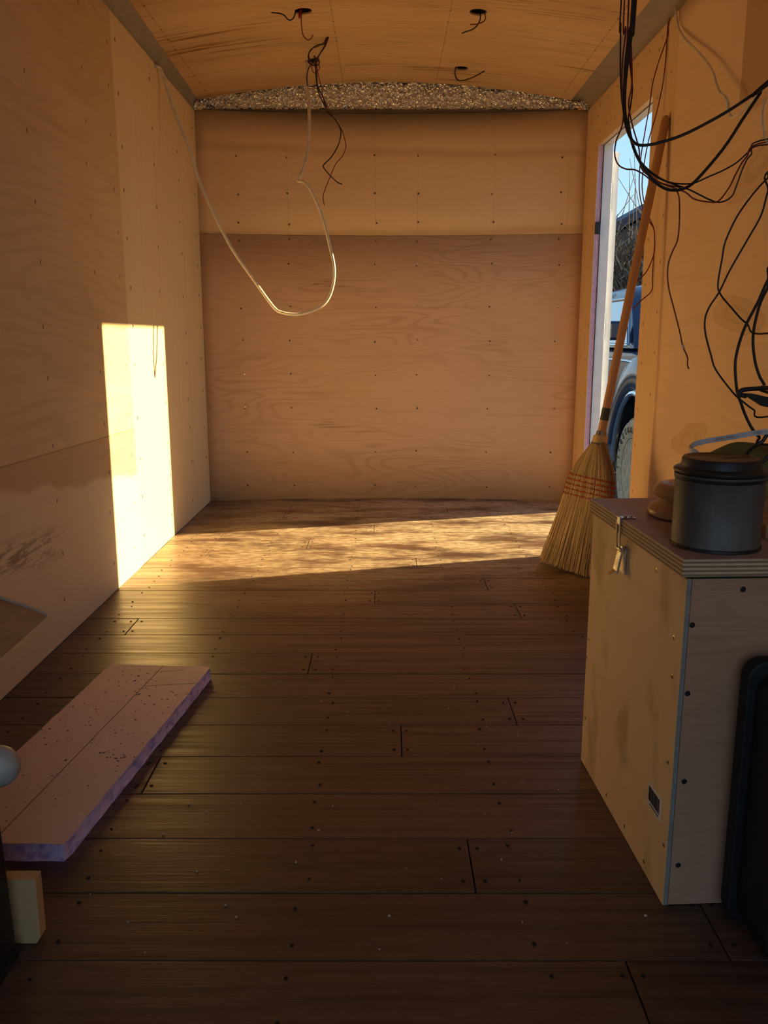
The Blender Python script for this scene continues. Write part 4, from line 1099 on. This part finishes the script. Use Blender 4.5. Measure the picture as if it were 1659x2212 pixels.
# raised letters on the near tyre wall
M_LET = simple('pale_raised_tyre_letter', (0.14, 0.10, 0.065), .9)
tyre0 = wheel.cache[0][0]
word = 'Firestone'
for i, ch in enumerate(word):
    cu = bpy.data.curves.new('tyre_letter', 'FONT'); cu.body = ch; cu.size = .085; cu.extrude = .003; cu.align_x = 'CENTER'; cu.align_y = 'CENTER'
    tmp = bpy.data.objects.new('tmp', cu); C.objects.link(tmp); dg = bpy.context.evaluated_depsgraph_get(); dg.update()
    me = bpy.data.meshes.new_from_object(tmp.evaluated_get(dg)); bpy.data.objects.remove(tmp, do_unlink=True)
    th = math.radians(52 + (i - 4) * 13.0)            # angle above the far (+Y) side
    # letter x axis -> along the rim, y axis -> outwards, z axis -> -X
    outw = Vector((0, math.cos(th), math.sin(th))); zz = Vector((-1, 0, 0)); xx = outw.cross(zz)
    M = Matrix((xx.to_4d(), outw.to_4d(), zz.to_4d(), (0, 0, 0, 1))).transposed(); M[3][0] = M[3][1] = M[3][2] = 0; M[3][3] = 1
    M.translation = outw * .302 + Vector((-.1255, 0, 0))
    me.transform(M); me.materials.clear(); me.materials.append(M_LET)
    o = bpy.data.objects.new('tyre_letter', me); C.objects.link(o); o.parent = tyre0.parent

# bare shrub beyond the truck
random.seed(23)
shb = empty('bare_shrub', 'leafless brown shrub beyond the truck', 'shrub', loc=(3.35, 11.5, GZ))
M_TW = simple('brown_twig', (0.30, 0.215, 0.13), .8, 0, .25, 8); M_TWD = simple('dark_twig', (0.10, 0.07, 0.045), .9)
tw1, tw2 = MB(), MB()
for i in range(3600):
    bx, by = random.uniform(-1.5, 1.5), random.uniform(-.7, .7)
    z0 = random.uniform(.9, 2.35) if random.random() < .85 else random.uniform(0, 1.2)
    lean = random.gauss(0, .22); h = random.uniform(.22, .6)
    z1 = min(z0 + h, 2.72 + random.uniform(-.3, .22) + .12 * math.sin(bx * 3))
    if z1 < z0 + .1: continue
    cv = random.gauss(0, .06)
    p = [Vector((bx, by, z0)), Vector((bx + lean * .3 + cv, by, z0 + (z1 - z0) * .5)), Vector((bx + lean * .8 + random.gauss(0, .05), by + random.gauss(0, .08), z1))]
    (tw1 if random.random() < .6 else tw2).tube(p, [.011, .009, .004], 3, cap=False)
for i in range(26):
    bx, by = random.uniform(-1.4, 1.4), random.uniform(-.4, .4); ln = random.gauss(0, .25)
    tw2.tube([Vector((bx, by, 2.2)), Vector((bx + ln * .3, by, 2.7)), Vector((bx + ln, by, random.uniform(3.0, 3.6)))], [.009, .006, .003], 4, cap=False)
for i in range(30):
    bx, by = random.uniform(-1.8, 1.8), random.uniform(-.5, .5)
    tw2.tube([Vector((bx, by, 0)), Vector((bx + random.gauss(0, .15), by, 1.1)), Vector((bx + random.gauss(0, .3), by, 2.1))], [.035, .024, .012], 6, cap=False)
tag(tw1.build('pale_twigs', M_TW, shb), kind='stuff'); tag(tw2.build('dark_twigs', M_TWD, shb), kind='stuff')
# house with dark roof far behind
hs = empty('house', 'house with a dark slate gable behind the shrub', 'house', loc=(8.5, 19, GZ))
M_SL = simple('dark_slate', (0.055, 0.06, 0.085), .7, 0, .1, 3); M_SID = simple('dark_siding', (0.10, 0.095, 0.105), .8, 0, .1, 2)
MB().prism([(-4.2, 0), (4.2, 0), (4.2, 3.1), (0, 5.4), (-4.2, 3.1)], 0.0, 6.0, 'Y').build('gable_wall', M_SID, hs)
MB().prism([(-4.6, 2.95), (0, 5.45), (0, 5.63), (-4.7, 3.08)], -.4, 6.4, 'Y').build('roof_slope', M_SL, hs)
MB().prism([(4.6, 2.95), (4.7, 3.08), (0, 5.63), (0, 5.45)], -.4, 6.4, 'Y').build('roof_slope', M_SL, hs)
